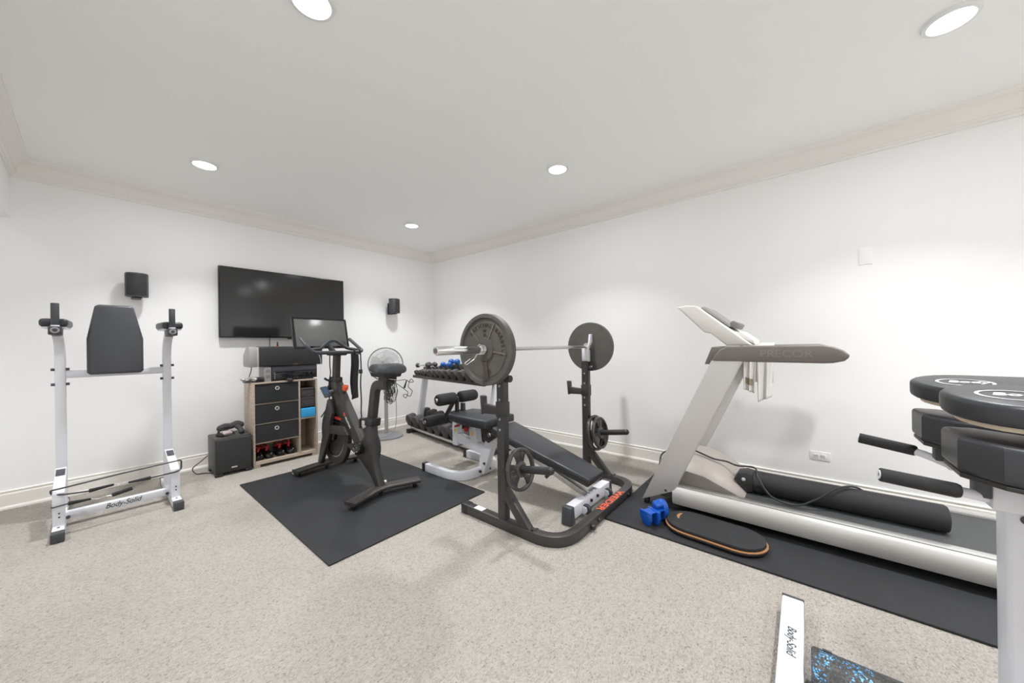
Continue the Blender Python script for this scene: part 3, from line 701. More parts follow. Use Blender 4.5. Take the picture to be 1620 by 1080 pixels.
    MB().cyl((BX + .028, -2.09, .098), (BX + .044, -2.09, .098), .014, 14).out('leg_bolt', 'satin', t)
    # lettering on the down tube, running down it
    d = Vector((0, -.155, -.150)).normalized()
    MB().lathe([(.010, 0), (.010, .0015), (.019, .0015), (.019, 0)], (BX - .037, -1.535, .605), (-1, 0, 0), 20, closed=True).out('round_emblem', 'decalred', t)
    MB().cyl((BX - .037, -1.535, .605), (BX - .0385, -1.535, .605), .0055, 10).out('emblem_dot', 'decalred', t)
    text('brand_lettering', 'PELOTON', .028, (BX - .0375, -1.60, .538), d, Vector((0, -.7, .7)), 'decal', t, width=.125, bold=.0008)
bike()
t = thing('stretch_band', (-2.04, -1.40, .71), 'wide black fabric band hanging from the bike handlebar', 'exercise band')
def bandf(x0, x1, z0, z1, y, ph):
    def f(u, v): return V(x0 + (x1 - x0) * v + .006 * math.sin(5 * u + ph), y + .010 * math.sin(7 * u + 4 * v + ph), z1 + (z0 - z1) * u + .018 * v * (u > .9))
    return f
o = MB().grid(bandf(-2.068, -2.012, .712, 1.155, -1.425, 0), 24, 4).out('front_fold', 'foam', t); o.modifiers.new('thick', 'SOLIDIFY').thickness = .004
o = MB().grid(bandf(-2.06, -2.016, .75, 1.155, -1.375, 2), 24, 4).out('rear_fold', 'foam', t); o.modifiers.new('thick', 'SOLIDIFY').thickness = .004
o = MB().tube([(-2.04 + .024 * 0, -1.40 + .022 * math.cos(a), 1.172 + .021 * math.sin(a)) for a in [2 * PI * k / 18 for k in range(18)]], .006, 8, closed=True).out('loop', 'foam', t)
t = thing('cord_strap', (-1.985, -1.40, .49), 'narrow black cord strap dangling beside the wide band', 'strap')
MB().sweep(spline([(-1.985, -1.42, 1.16), (-1.983, -1.425, 1.0), (-1.988, -1.42, .86), (-1.982, -1.42, .70), (-1.985, -1.42, .57), (-1.975, -1.42, .495)], 6), [(-.006, -.0015), (.006, -.0015), (.006, .0015), (-.006, .0015)]).out('strap', 'blackp', t)
MB().tube([(-1.985, -1.40 + .022 * math.cos(a), 1.172 + .021 * math.sin(a)) for a in [2 * PI * k / 18 for k in range(18)]], .005, 8, closed=True).out('loop', 'blackp', t)
MB().box((-2.0, -1.43, .96), (-1.97, -1.41, 1.0), .003).out('buckle', 'blackp', t)
t = thing('bike_cable', (-2.2, -1.25, .6), 'black screen cable running down the bike stem', 'cable')
MB().tube(spline([(BX - .035, -1.24, 1.15), (BX - .040, -1.25, 1.05), (BX - .033, -1.245, .97), (BX - .046, -1.24, .88), (BX - .05, -1.25, .78), (BX - .048, -1.245, .72), (BX - .058, -1.20, .62), (BX - .082, -1.14, .54)], 6), .0055, 8).out('wire', 'blackp', t)
MB().ball((BX - .055, -1.25, .80), .022, (.8, .9, 2.6), 12).out('cable_wrap', 'foam', t)
t = thing('handset', (-2.30, -1.36, .75), 'small black handset with lit screen clipped beside the bike stem', 'handset')
Mh = rotM('Y', -12) @ rotM('X', -35) @ rotM('Z', 12)
hc = V(-2.285, -1.345, .805)
MB().box(hc - V(.032, .010, .058), hc + V(.032, .010, .058), .008, 3, M=Mh).out('case', 'cap', t)
o = hc + Mh @ V(0, -.0108, .008)
MB().box(o - V(.022, .001, .036), o + V(.022, .001, .036), M=Mh).out('display', 'phone', t)
MB().cyl(hc + V(.02, .012, -.005), V(BX - .030, -1.30, .80), .016, 12).out('clamp_arm', 'midgrey', t)

# ------------------------------------------------------------------ pedestal fan
def fan():
    fx, fy = -1.13, -.42
    t = thing('pedestal_fan', (fx, fy, 0), 'grey pedestal fan standing behind the bike seat', 'fan')
    MB().lathe([(0, 0), (.205, 0), (.212, .006), (.208, .016), (.12, .030), (.04, .045), (.03, .05), (0, .05)], (fx, fy, 0), (0, 0, 1), 48).out('base', 'midgrey', t)
    MB().cyl((fx, fy, .04), (fx, fy, .52), .024, 20).out('lower_pole', 'greyp', t)
    MB().cyl((fx, fy, .50), (fx, fy, .56), .030, 20, .006).out('collar', 'midgrey', t)
    MB().cyl((fx, fy, .54), (fx, fy, .92), .015, 16).out('upper_pole', 'greyp', t)
    c = V(fx, fy, .98)
    d = Vector((-.42, -.86, .12)).normalized(); u = Vector((0, 0, 1)); u = (u - d * u.dot(d)).normalized(); s = d.cross(u)
    MB().cyl(c - d * .16, c - d * .02, .055, 24, .02).out('motor_housing', 'midgrey', t)
    MB().cyl(c - d * .06 - u * .10, c - d * .06, .028, 14).out('tilt_neck', 'midgrey', t)
    P = lambda r, a, h: c + (s * math.cos(a) + u * math.sin(a)) * r + d * h
    def ring(r, h, th, n=48): return MB().tube([P(r, 2 * PI * k / n, h) for k in range(n)], th, 6, closed=True)
    ring(.222, .02, .008).out('outer_ring', 'midgrey', t)
    ring(.165, .062, .0025).out('grille_ring', 'greyp', t)
    ring(.10, .07, .0025, 36).out('grille_ring', 'greyp', t)
    mb = MB()
    for k in range(60):
        a = 2 * PI * k / 60
        mb.tube([P(.04, a, .07), P(.12, a + .08, .07), P(.185, a + .12, .055), P(.222, a + .13, .02)], .0013, 5)
        mb.tube([P(.05, a, -.03), P(.185, a - .1, -.025), P(.222, a - .1, .02)], .0013, 5)
    g = mb.out('grille_wires', 'greyp', t); g['kind'] = 'stuff'
    MB().cyl(c + d * .068, c + d * .08, .042, 24, .004).out('grille_badge', 'greyp', t)
    for k in range(3):
        a0 = 2 * PI * k / 3
        MB().grid(lambda i, j: P(.03 + .165 * i, a0 + (j - .5) * (1.15 + .4 * math.sin(PI * i)), .022 + .022 * (j - .5)), 8, 6).out('blade', 'fanblade', t)
    MB().cyl(c, c + d * .045, .032, 20, .006).out('blade_hub', 'greyp', t)
fan()
tag(MB().tube(spline([(-1.08, -.45, .86), (-1.05, -.50, .72), (-1.03, -.50, .5), (-1.02, -.49, .3), (-1.06, -.52, .12), (-1.2, -.60, .06), (-1.33, -.58, .045), (-1.42, -.5, .012), (-1.5, -.35, .008), (-1.46, -.2, .008)], 8), .0045, 6).out('fan_cord', 'midgrey'), 'grey cord trailing from the pedestal fan over its base', 'cord')

# ------------------------------------------------------------------ cable tangle and bent wire hanging at the saddle
t = thing('cable_tangle', (-2.11, -2.27, .76), 'tangled bundle of black cables hanging from the saddle', 'cables')
for k in range(16):
    ph = random.uniform(0, 6.28); w = random.uniform(.010, .030); x0 = -2.19 + random.uniform(-.022, .022); y0 = -2.28 + random.uniform(-.03, .03); zb = random.uniform(.775, .84)
    pts = [(x0 - w, y0, .985), (x0 - w * random.uniform(.6, 1.5), y0 + .01 * math.sin(ph), .92), (x0 - w * random.uniform(.4, 1.4), y0 + .012 * math.cos(ph), .86), (x0 - .4 * w, y0, zb + .01), (x0 + random.uniform(-.006, .006), y0, zb), (x0 + .6 * w, y0, zb + .014), (x0 + w * random.uniform(.6, 1.5), y0 - .01, .87), (x0 + w * random.uniform(.5, 1.2), y0, .93), (x0 + w * .7, y0, .985)]
    MB().tube(spline(pts, 6), .0022, 5).out('cable', ('blackp', 'slot', 'blackp', 'cap')[k % 4], t)
MB().tube([(-2.19 + .034 * math.cos(a), -2.28 + .036 * math.sin(a), .945 + .012 * math.sin(2 * a)) for a in [2 * PI * k / 20 for k in range(20)]], .008, 8, closed=True).out('tie', 'blackp', t)
MB().tube(spline([(-2.23, -2.33, .975), (-2.20, -2.345, .968), (-2.17, -2.34, .962), (-2.15, -2.33, .955)], 4), .003, 6).out('clip', 'chrome', t)
t = thing('bent_wire_holder', (-1.94, -2.2, .76), 'bent black wire holder sticking out from behind the saddle', 'wire holder')
W1 = [(-2.05, -2.15, .935), (-1.965, -2.15, .937), (-1.945, -2.15, .928), (-1.922, -2.15, .912), (-1.895, -2.15, .907), (-1.878, -2.15, .912), (-1.900, -2.15, .938), (-1.915, -2.15, .932), (-1.935, -2.15, .878), (-1.932, -2.15, .868), (-1.897, -2.15, .837), (-1.893, -2.15, .828), (-1.910, -2.15, .793), (-1.922, -2.15, .787), (-1.938, -2.15, .798)]
MB().tube(fillet(W1, .006, 3), .0028, 6).out('upper_wire', 'blackp', t)
W2 = [(-2.05, -2.155, .912), (-1.99, -2.155, .868), (-1.945, -2.155, .833), (-1.94, -2.155, .820), (-1.955, -2.155, .785), (-1.965, -2.155, .780), (-1.990, -2.155, .800), (-1.985, -2.155, .812), (-1.965, -2.155, .813), (-1.94, -2.155, .797)]
MB().tube(fillet(W2, .006, 3), .0028, 6).out('lower_wire', 'blackp', t)
MB().prism([(-1.952, .930), (-1.944, .932), (-1.966, .862), (-1.982, .868)], lambda a, b, h: V(a, -2.15 + h, b), -.003, .003).out('web', 'blackp', t)

# ================================================================== DUMBBELL RACK
RA = V(-.77, -.47, 0); RD = V(-.132, -.991, 0).normalized(); RN = V(.991, -.132, 0).normalized(); RROT = math.atan2(RN.y, RN.x)
def rp(s_, t_, z): return RA + RD * s_ + RN * t_ + V(0, 0, z)
def dumbbell_rack():
    t = thing('dumbbell_rack', rp(.8, .15, 0), 'two-shelf dumbbell rack with white uprights along the right wall', 'dumbbell rack')
    L = 1.66
    for s_ in (.03, L - .03):
        f0 = -.05 if s_ < .5 else .03
        MB().rtube([rp(s_, f0, .03), rp(s_, .46, .03)], .055, .05).out('foot', 'steel', t)
        e = rp(s_, f0 - .02, 0)
        MB().prism([(-.03, -.012), (.03, -.012), (.03, .03), (-.03, .03)], lambda a, b, h: e + RD * a + RN * b + V(0, 0, h), .001, .06, .004).out('foot_cap', 'blackp', t)
        MB().prism([(.055, .04), (.135, .04), (.27, .89), (.20, .89)], lambda a, b, h: rp(s_ + h, a, b), -.03, .03, .006).out('upright', 'white', t)
        for zz in (.60, .62): MB().cyl(rp(s_ - .03, .17 if zz == .60 else .2, zz), rp(s_ - .036, .17 if zz == .60 else .2, zz), .006, 8).out('bolt', 'slot', t)
    for (t0, z0, t1, z1, nm) in ((-.01, .085, .30, .155, 'lower'), (.03, .803, .26, .873, 'upper')):
        MB().prism([(t0, z0 - .03), (t0, z0 + .008), (t0 + .006, z0 + .008), (t0 + .006, z0 - .002), (t1, z1 - .002), (t1, z1 + .03), (t1 + .006, z1 + .03), (t1 + .006, z1 - .03)], lambda a, b, h: rp(h, a, b), 0, L, .0).out(nm + '_shelf', 'steel', t)
    MB().rtube([rp(0, -.012, .068), rp(L, -.012, .068)], .016, .03, r=.005).out('front_rail', 'satin', t)
dumbbell_rack()
def hexdb(r, hl, gap, label, material='hexrub', group='hex dumbbells'):
    """local: axis along +x, centre at origin height r"""
    t = thing('hex_dumbbell', (0, 0, 0), label, 'dumbbell', group)
    h = [(r * math.cos(PI / 3 * k), r * math.sin(PI / 3 * k)) for k in range(6)]
    zc = r * math.cos(PI / 6)
    for sg in (-1, 1):
        MB().prism(h, lambda a, b, u: V(u, a, zc + b), sg * gap / 2, sg * (gap / 2 + hl), r * .13, 2).out('head', material, t)
    MB().lathe([(.011, -gap / 2), (.0145, -gap * .2), (.0155, 0), (.0145, gap * .2), (.011, gap / 2)], (0, 0, zc), (1, 0, 0), 16).out('handle', 'chrome', t)
    return t
up_s = [.045, .135, .215, .305, .405, .515, .640, .780, .930, 1.085, 1.245, 1.41]
up_r = [.034, .036, .036, .042, .042, .056, .058, .062, .066, .070, .072, .074]
NTH = ['first', 'second', 'third', 'fourth', 'fifth', 'sixth', 'seventh', 'eighth', 'ninth', 'tenth', 'eleventh', 'twelfth']
for i, (s_, r) in enumerate(zip(up_s, up_r)):
    tilt = math.atan2(.07, .23); hl = r * 1.25; gap = .11
    d_ = hexdb(r, hl, gap, 'hex dumbbell on the upper rack shelf, %s from the far end' % NTH[i], group='hex dumbbells on the upper shelf')
    p = rp(s_, .145, .803 + .115 * .304 + .004)
    d_.rotation_euler = (0, -tilt, RROT); d_.location = p
for i in range(8):
    s_ = -.085 + i * .19
    r = .090
    d_ = hexdb(r, .115, .12, 'large hex dumbbell on the lower rack shelf, %s from the far end' % NTH[i], group='large hex dumbbells on the lower shelf')
    p = rp(s_ + .07, .145, .085 + .15 * .226 + .006)
    d_.rotation_euler = (0, -math.atan2(.07, .31), RROT); d_.location = p
def rounddb(p0, p1, r, label, material, name='ball_dumbbell', group='small dumbbells on top of the rack'):
    p0, p1 = Vector(p0), Vector(p1)
    c = (p0 + p1) / 2
    t = thing(name, (c.x, c.y, min(p0.z, p1.z) - r), label, 'dumbbell', group)
    d = (p1 - p0).normalized()
    for e in (p0, p1):
        MB().lathe([(0, -r * .85), (r * .55, -r * .8), (r * .9, -r * .45), (r, 0), (r * .9, r * .45), (r * .55, r * .8), (0, r * .85)], e, d, 8 if 'vinyl' in name else 16).out('head', material, t)
    MB().cyl(p0, p1, r * .42, 12).out('handle', 'chrome' if material == 'cap' else material, t)
zt = .803 + .035
rounddb(rp(.02, .10, zt + .105), rp(.21, .15, zt + .118), .034, 'dark ball dumbbell with chrome bar lying at the rack end', 'cap')
rounddb(rp(.16, .20, zt + .125), rp(.28, .22, zt + .125), .030, 'dark ball dumbbell lying behind the chrome bar dumbbell', 'hexrub')
rounddb(rp(.33, .10, zt + .115), rp(.41, .16, zt + .125), .030, 'short dark dumbbell between the ball dumbbell and blue ones', 'hexrub')
rounddb(rp(.72, .09, zt + .140), rp(.88, .09, zt + .142), .037, 'lower blue vinyl dumbbell on the rack', 'bluevinyl', 'vinyl_dumbbell', 'blue dumbbells on the rack')
rounddb(rp(.79, .17, zt + .175), rp(.94, .16, zt + .177), .041, 'upper blue vinyl dumbbell on the rack', 'bluevinyl', 'vinyl_dumbbell', 'blue dumbbells on the rack')

# ================================================================== WEIGHT BENCH
def bench():
    x0 = -1.325
    t = thing('weight_bench', (x0, -2.7, 0), 'white and black leg developer bench declined through the squat rack', 'weight bench')
    # U shaped front foot
    MB().rtube(fillet([(x0 - .27, -1.93, .042), (x0 - .27, -2.425, .042), (x0 + .27, -2.425, .042), (x0 + .27, -1.93, .042)], .20, 8), .052, .078).out('front_foot', 'white', t)
    for sx in (-1, 1): MB().box((x0 + sx * .27 - .029, -1.945, .002), (x0 + sx * .27 + .029, -1.895, .084), .006).out('foot_cap', 'blackp', t)
    # leaning post and beam
    MB().prism([(-2.405, .02), (-2.475, .02), (-2.645, .43), (-2.56, .45), (-2.50, .33), (-2.43, .16)], yz(x0), -.036, .036, .006).out('main_post', 'white', t)
    MB().prism([(-2.10, .265), (-2.10, .350), (-2.50, .285), (-2.49, .19)], yz(x0), -.030, .030, .005).out('front_beam', 'white', t)
    for (bx, bz) in ((.06, .215), (.015, .128), (.06, .052), (-.065, .056)):
        yb = -2.455 - max(0, bz - .06) * .42
        MB().cyl((x0 + bx - .01 * (bz > .06) - (.045 if bz > .1 else 0), yb - .004, bz), (x0 + bx - .01 * (bz > .06) - (.045 if bz > .1 else 0), yb - .020, bz), .012, 8).out('bolt', 'blackp', t)
    MB().prism([(-2.045, .225), (-2.045, .455), (-2.115, .455), (-2.115, .225)], yz(x0), -.034, .034, .004).out('leg_bracket', 'white', t)
    MB().prism([(-2.30, .29), (-2.285, .46), (-2.375, .46), (-2.40, .28)], yz(x0), -.034, .034, .004).out('seat_bracket', 'white', t)
    MB().box((x0 - .038, -2.12, .217), (x0 + .038, -2.04, .227), .003).out('bracket_plug', 'slot', t)
    MB().box((x0 - .0355, -2.105, .36), (x0 - .034, -2.075, .395)).out('sticker', 'yellow', t)
    MB().box((x0 - .0355, -2.345, .36), (x0 - .034, -2.315, .395)).out('sticker', 'yellow', t)
    MB().cyl((x0 - .03, -2.145, .432), (x0 - .085, -2.145, .432), .011, 12).out('pin', 'redp', t)
    MB().cyl((x0 - .034, -2.30, .425), (x0 - .07, -2.30, .425), .012, 12).out('pin', 'chrome', t)
    MB().cyl((x0 - .065, -2.30, .425), (x0 - .095, -2.30, .425), .024, 16, .006).out('knob', 'redp', t)
    # seat pad
    MB().prism([(-.165, -2.135), (.165, -2.135), (.205, -2.30), (.200, -2.67), (-.200, -2.67), (-.205, -2.30)], lambda a, b, h: V(x0 + a, b, h), .500, .572, .018, 3).out('seat_pad', 'vinyl', t)
    MB().box((x0 - .05, -2.62, .445), (x0 + .05, -2.17, .502), .004).out('seat_rail', 'blackp', t)
    MB().prism([(-2.46, .50), (-2.56, .50), (-2.66, .40), (-2.56, .33), (-2.50, .36)], yz(x0), -.055, .055, .006).out('hinge_plate', 'steel', t)
    MB().cyl((x0 - .055, -2.60, .42), (x0 - .085, -2.60, .42), .020, 14, .004).out('hinge_knob', 'chrome', t)
    # back pad sloping down towards the viewer
    A, B = V(x0, -2.70, .518), V(x0, -3.61, .262); d = (B - A); Lp = d.length; d.normalize(); n = Vector((1, 0, 0)).cross(d); n = n if n.z > 0 else -n
    MB().prism([(-.155, 0), (.155, 0), (.160, .3), (.150, .55), (.118, Lp), (-.118, Lp), (-.150, .55), (-.160, .3)], lambda a, b, h: A + V(a, 0, 0) + d * b + n * h, -.066, 0, .018, 3).out('back_pad', 'vinyl', t)
    MB().rtube([A + d * .05 - n * .092, A + d * (Lp - .12) - n * .092], .05, .05, up=n).out('back_rail', 'blackp', t)
    MB().tube([A + d * .62 - n * .10 + V(-.03, 0, 0), A + d * .62 - n * .12 + V(-.17, -.01, -.01)], .014, 12).out('adjuster_handle', 'blackp', t)
    # telescoping support down to the rear foot
    MB().rtube([(x0, -3.54, .095), (x0, -2.98, .300)], .05, .042).out('telescoping_tube', 'satin', t)
    MB().rtube([(x0, -3.05, .275), (x0, -2.58, .40)], .06, .055).out('outer_tube', 'white', t)
    # rear foot
    MB().rtube([(x0 - .27, -3.535, .074), (x0 + .29, -3.535, .074)], .068, .088).out('rear_foot', 'white', t)
    MB().box((x0 - .325, -3.575, .002), (x0 - .262, -3.495, .122), .008, taper=(.72, .92)).out('foot_cap', 'cap', t)
    MB().box((x0 + .28, -3.575, .002), (x0 + .335, -3.495, .122), .008, taper=(.72, .92)).out('foot_cap', 'cap', t)
    for sx in (-.155, .20):
        MB().cyl((x0 + sx + .005, -3.592, .062), (x0 + sx + .030, -3.592, .062), .034, 20, .004).out('wheel', 'cap', t)
        MB().prism([(-3.565, .03), (-3.565, .085), (-3.60, .078), (-3.606, .055), (-3.592, .035)], yz(x0 + sx), -.003, .003).out('wheel_bracket', 'white', t)
    for sx in (-.03, .07): MB().cyl((x0 + sx, -3.569, .082), (x0 + sx, -3.582, .082), .011, 8).out('bolt', 'blackp', t)
    text('brand_lettering', 'Body-Solid', .040, (x0 + .02, -3.535, .1185), (-1, 0, 0), (0, -1, 0), 'ink', t, shear=.35, width=.19)
    # leg developer: arms and foam rollers
    U, Lw = V(x0, -2.085, .70), V(x0, -1.90, .47)
    MB().rtube([(x0, -2.085, .70), (x0, -2.075, .44)], .028, .04, up=(0, 1, 0)).out('upper_arm', 'steel', t)
    MB().rtube([(x0 - .01, -2.06, .68), (x0 - .01, -1.90, .47)], .028, .04, up=(0, 1, 1)).out('swing_arm', 'steel', t)
    MB().rtube([(x0 + .045, -2.12, .46), (x0 + .045, -2.12, .64)], .03, .05, up=(0, 1, 0)).out('stop_post', 'cap', t)
    for P, nm in ((U, 'knee'), (Lw, 'ankle')):
        MB().cyl(P - V(.265, 0, 0), P + V(.265, 0, 0), .013, 12).out(nm + '_bar', 'chrome', t)
        for sx in (-1, 1):
            MB().lathe([(.013, .0), (.045, .0), (.056, .012), (.058, .03), (.058, .19), (.054, .212), (.042, .225), (.013, .225)], P + V(sx * .03, 0, 0), (sx, 0, 0), 24, closed=True).out(nm + '_roller', 'foam', t)
            MB().cyl(P + V(sx * .254, 0, 0), P + V(sx * .268, 0, 0), .022, 16, .005).out(nm + '_cap', 'chrome', t)
bench()

# ================================================================== SQUAT RACK, BARBELL, PLATES
def squat_rack():
    xa, xb = -1.925, -.755
    t = thing('squat_rack', ((xa + xb) / 2, -3.3, 0), 'black steel squat rack with white bar hooks', 'squat rack')
    MB().rtube(fillet([(xa, -2.87, .034), (xa, -3.668, .034), (xb, -3.668, .034), (xb, -2.87, .034)], .20, 8), .062, .066).out('base_frame', 'steel', t)
    for x in (xa, xb):
        MB().box((x - .034, -2.895, .001), (x + .034, -2.835, .070), .005).out('foot_cap', 'blackp', t)
        MB().box((x - .033, -3.485, .065), (x + .033, -3.470, .0695), .001).out('joint_strap', 'blackp', t)
        MB().rtube([(x, -3.225, .06), (x, -3.225, 1.065)], .052, .066, up=(0, 1, 0)).out('upright', 'steel', t)
        MB().prism([(-3.245, .30), (-3.245, .21), (-3.375, .066), (-3.455, .066)], yz(x), -.024, .024, .004).out('brace', 'steel', t)
        MB().prism([(-3.195, 1.06), (-3.262, 1.06), (-3.262, 1.19), (-3.285, 1.24), (-3.285, 1.310), (-3.268, 1.310), (-3.256, 1.215), (-3.246, 1.1805), (-3.226, 1.1805), (-3.195, 1.20)], yz(x), -.021, .021, .004).out('bar_hook', 'white', t)
        MB().cyl((x, -3.255, 1.00), (x, -3.30, 1.00), .024, 16, .006).out('lock_knob', 'blackp', t)
        for zz in (.66, .73, .86, .95):
            MB().cyl((x - .026, -3.222, zz), (x - .0305, -3.222, zz), .008, 10).out('hole_ring', 'greyp', t)
        # spotter catch pointing forward
        MB().box((x - .030, -3.262, .745), (x + .030, -3.188, .845), .003).out('catch_sleeve', 'steel', t)
        MB().prism([(-3.19, .755), (-3.19, .805), (-3.065, .815), (-3.062, .868), (-3.030, .872), (-3.042, .740), (-3.068, .750)], yz(x), -.020, .020, .003).out('catch_arm', 'steel', t)
        MB().tube([(x, -3.255, .405), (x, -3.60, .462)], .024, 16).ball((x, -3.60, .462), .024).out('storage_peg', 'blackp', t)
        MB().cyl((x - .030, -3.262, .41), (x + .030, -3.262, .41), .012, 8).out('peg_bolt', 'blackp', t)
        MB().cyl((x - .02, -3.47, .07), (x - .02, -3.47, .078), .008, 8).out('bolt', 'blackp', t)
    for x in (-1.50, -.99): MB().cyl((x, -3.699, .034), (x, -3.712, .034), .012, 8).out('bolt', 'blackp', t)
    MB().cyl((-1.60, -3.699, .03), (-1.60, -3.725, .03), .017, 12, .004).out('adjuster_knob', 'blackp', t)
    MB().box((xa - .024, -3.04, .067), (xa + .022, -2.96, .0685)).out('warning_label', 'decal', t)
    text('brand_lettering', 'WEIDER', .066, (-1.235, -3.668, .0676), (-1, 0, 0), (0, -1, 0), 'decalred', t, width=.40, bold=.0012)
squat_rack()
BY, BZ = -3.238, 1.195
def barbell():
    t = thing('barbell', (-1.39, BY, BZ), 'long chrome barbell resting on the squat rack hooks', 'barbell')
    xl, xr = -2.485, -.295
    MB().cyl((-2.07, BY, BZ), (-.71, BY, BZ), .014, 20).out('bar', 'barsteel', t)
    for a, b, sg in ((xl, -2.035, 1), (xr, -.745, -1)):
        MB().cyl((a, BY, BZ), (b, BY, BZ), .025, 28, .003).out('sleeve', 'chrome', t)
        MB().cyl((b - sg * .012, BY, BZ), (b + sg * .02, BY, BZ), .037, 28, .004).out('sleeve_collar', 'chrome', t)
        e = MB().lathe([(.010, -.001), (.016, -.001), (.016, .001), (.010, .001)], (a - sg * .001, BY, BZ), (1, 0, 0), 20, closed=True).out('end_ring', 'ironrust', t)
        MB().cyl((a, BY, BZ), (a - sg * .002, BY, BZ), .008, 12).out('end_bolt', 'ironrust', t)
barbell()
def big_plate(xc, face, label):
    """olympic plate, recessed face towards -x (face=-1) or +x"""
    t = thing('weight_plate', (xc, BY, BZ - .225), label, 'weight plate', 'large iron plates on the barbell')
    o = (xc, BY, BZ); ax = (face, 0, 0)
    pr = [(.0265, -.022), (.225, -.022), (.2255, -.018), (.2255, .019), (.221, .023), (.201, .023), (.193, .008), (.1775, .008), (.174, .011), (.078, .011), (.071, .023), (.0265, .023)]
    MB().lathe(pr, o, ax, 72, closed=True).out('disc', 'iron', t)
    if face < 0:
        for k in range(5):
            a = math.radians(62 + 72 * k)
            p = lambda r, w, h: V(xc - h, BY + math.cos(a) * r * -1 - math.sin(a) * w * -1, BZ + math.sin(a) * r + math.cos(a) * w)
            MB().prism([(.068, -.006), (.180, -.005), (.180, .005), (.068, .006)], p, .008, .017, .002).out('rib', 'ironrust', t)
        def arc(word, a0, step, r, size, nm):
            for i, ch in enumerate(word):
                a = math.radians(a0 - step * i)
                # seen from -x: right is -y, up is +z
                rad = V(0, -math.cos(a), math.sin(a)); tan = V(0, -math.sin(a), -math.cos(a))
                text(nm, ch, size, V(xc - .0115, BY, BZ) + rad * r, tan, rad, 'letteriron', t, ext=.003)
        arc('NATIONAL', 138, 9.6, .152, .038, 'letter')
        arc('BARBELL', 49, 10.2, .152, .038, 'letter')
        text('number', '20', .027, (xc - .0115, BY, BZ + .118), (0, -1, 0), (0, 0, 1), 'letteriron', t, ext=.003)
        text('number', '45', .027, (xc - .0115, BY, BZ + .090), (0, -1, 0), (0, 0, 1), 'letteriron', t, ext=.003)
        text('number', '45', .042, (xc - .0115, BY - .030, BZ - .138), (0, -1, 0), (0, 0, 1), 'letteriron', t, ext=.003)
    return t
big_plate(-2.090, -1, 'rusty iron plate with raised lettering on the near barbell end')
big_plate(-.690, 1, 'smooth-backed iron plate on the far barbell end')
t = thing('spring_collar', (-2.125, BY, BZ - .1), 'chrome spring clip on the near barbell sleeve', 'spring clip')
pts = [V(-2.117 - .0016 * k / 3, BY + .0285 * math.cos(2 * PI * k / 18), BZ + .0285 * math.sin(2 * PI * k / 18)) for k in range(70)]
MB().tube(pts, .0036, 8).out('coil', 'chrome', t)
MB().tube(fillet([pts[-1], V(-2.165, BY + .030, BZ - .058), V(-2.215, BY + .052, BZ - .092), V(-2.228, BY + .050, BZ - .080), V(-2.190, BY + .040, BZ - .055)], .01), .0036, 8).out('lever', 'chrome', t)
MB().tube([pts[0], V(-2.16, BY - .01, BZ + .033)], .0036, 8).out('tail', 'chrome', t)
PD = Vector((0, -.345, .057)).normalized()
def grip_plate(c, r, label, rot, digits, material='irongloss'):
    c = Vector(c)
    t = thing('grip_plate', c - V(0, 0, r), label, 'weight plate', 'grip plates on the rack pegs')
    u = Vector((0, 0, 1)); u = (u - PD * u.dot(PD)).normalized(); s = PD.cross(u)   # s: to the right seen from the front
    s = -s if s.x < 0 else s
    R = r
    MB().lathe([(R * .84, -.010), (R * .985, -.012), (R, -.006), (R, .010), (R * .97, .015), (R * .88, .015), (R * .84, .008)], c, PD, 56, closed=True).out('rim', material, t)
    MB().lathe([(.0255, -.011), (R * .38, -.010), (R * .38, .010), (R * .30, .015), (.0255, .015)], c, PD, 40, closed=True).out('hub', material, t)
    for k in range(3):
        a = math.radians(rot + 120 * k)
        er = s * math.cos(a) + u * math.sin(a); et = -s * math.sin(a) + u * math.cos(a)
        MB().prism([(R * .30, -R * .22), (R * .60, -R * .34), (R * .84, -R * .58), (R * .90, 0), (R * .84, R * .58), (R * .60, R * .34), (R * .30, R * .22)], lambda p, q, h: c + er * p + et * q + PD * h, -.009, .008, .003).out('web', material, t)
        MB().tube([c + er * (R * .36) + PD * .010, c + er * (R * .84) + PD * .009], .0022, 6).out('crease', material, t)
    if digits:
        a = math.radians(rot - 120 + 240)
        er = s * math.cos(math.radians(-28)) + u * math.sin(math.radians(-28))
        text('number', digits, R * .30, c + er * R * .60 + PD * .0095, s * .8 + u * .35, u * .8 - s * .35, 'decal', t, ext=.001)
def pegpt(x, y): return V(x, y, .405 + (-3.255 - y) * .057 / .345)
grip_plate(pegpt(-1.925, -3.372), .134, 'coated grip plate on the near rack peg', 85, '10')
grip_plate(pegpt(-.755, -3.318), .158, 'rear grip plate of the pair on the far rack peg', 70, None)
grip_plate(pegpt(-.755, -3.358), .140, 'front grip plate of the pair on the far rack peg', 85, None)

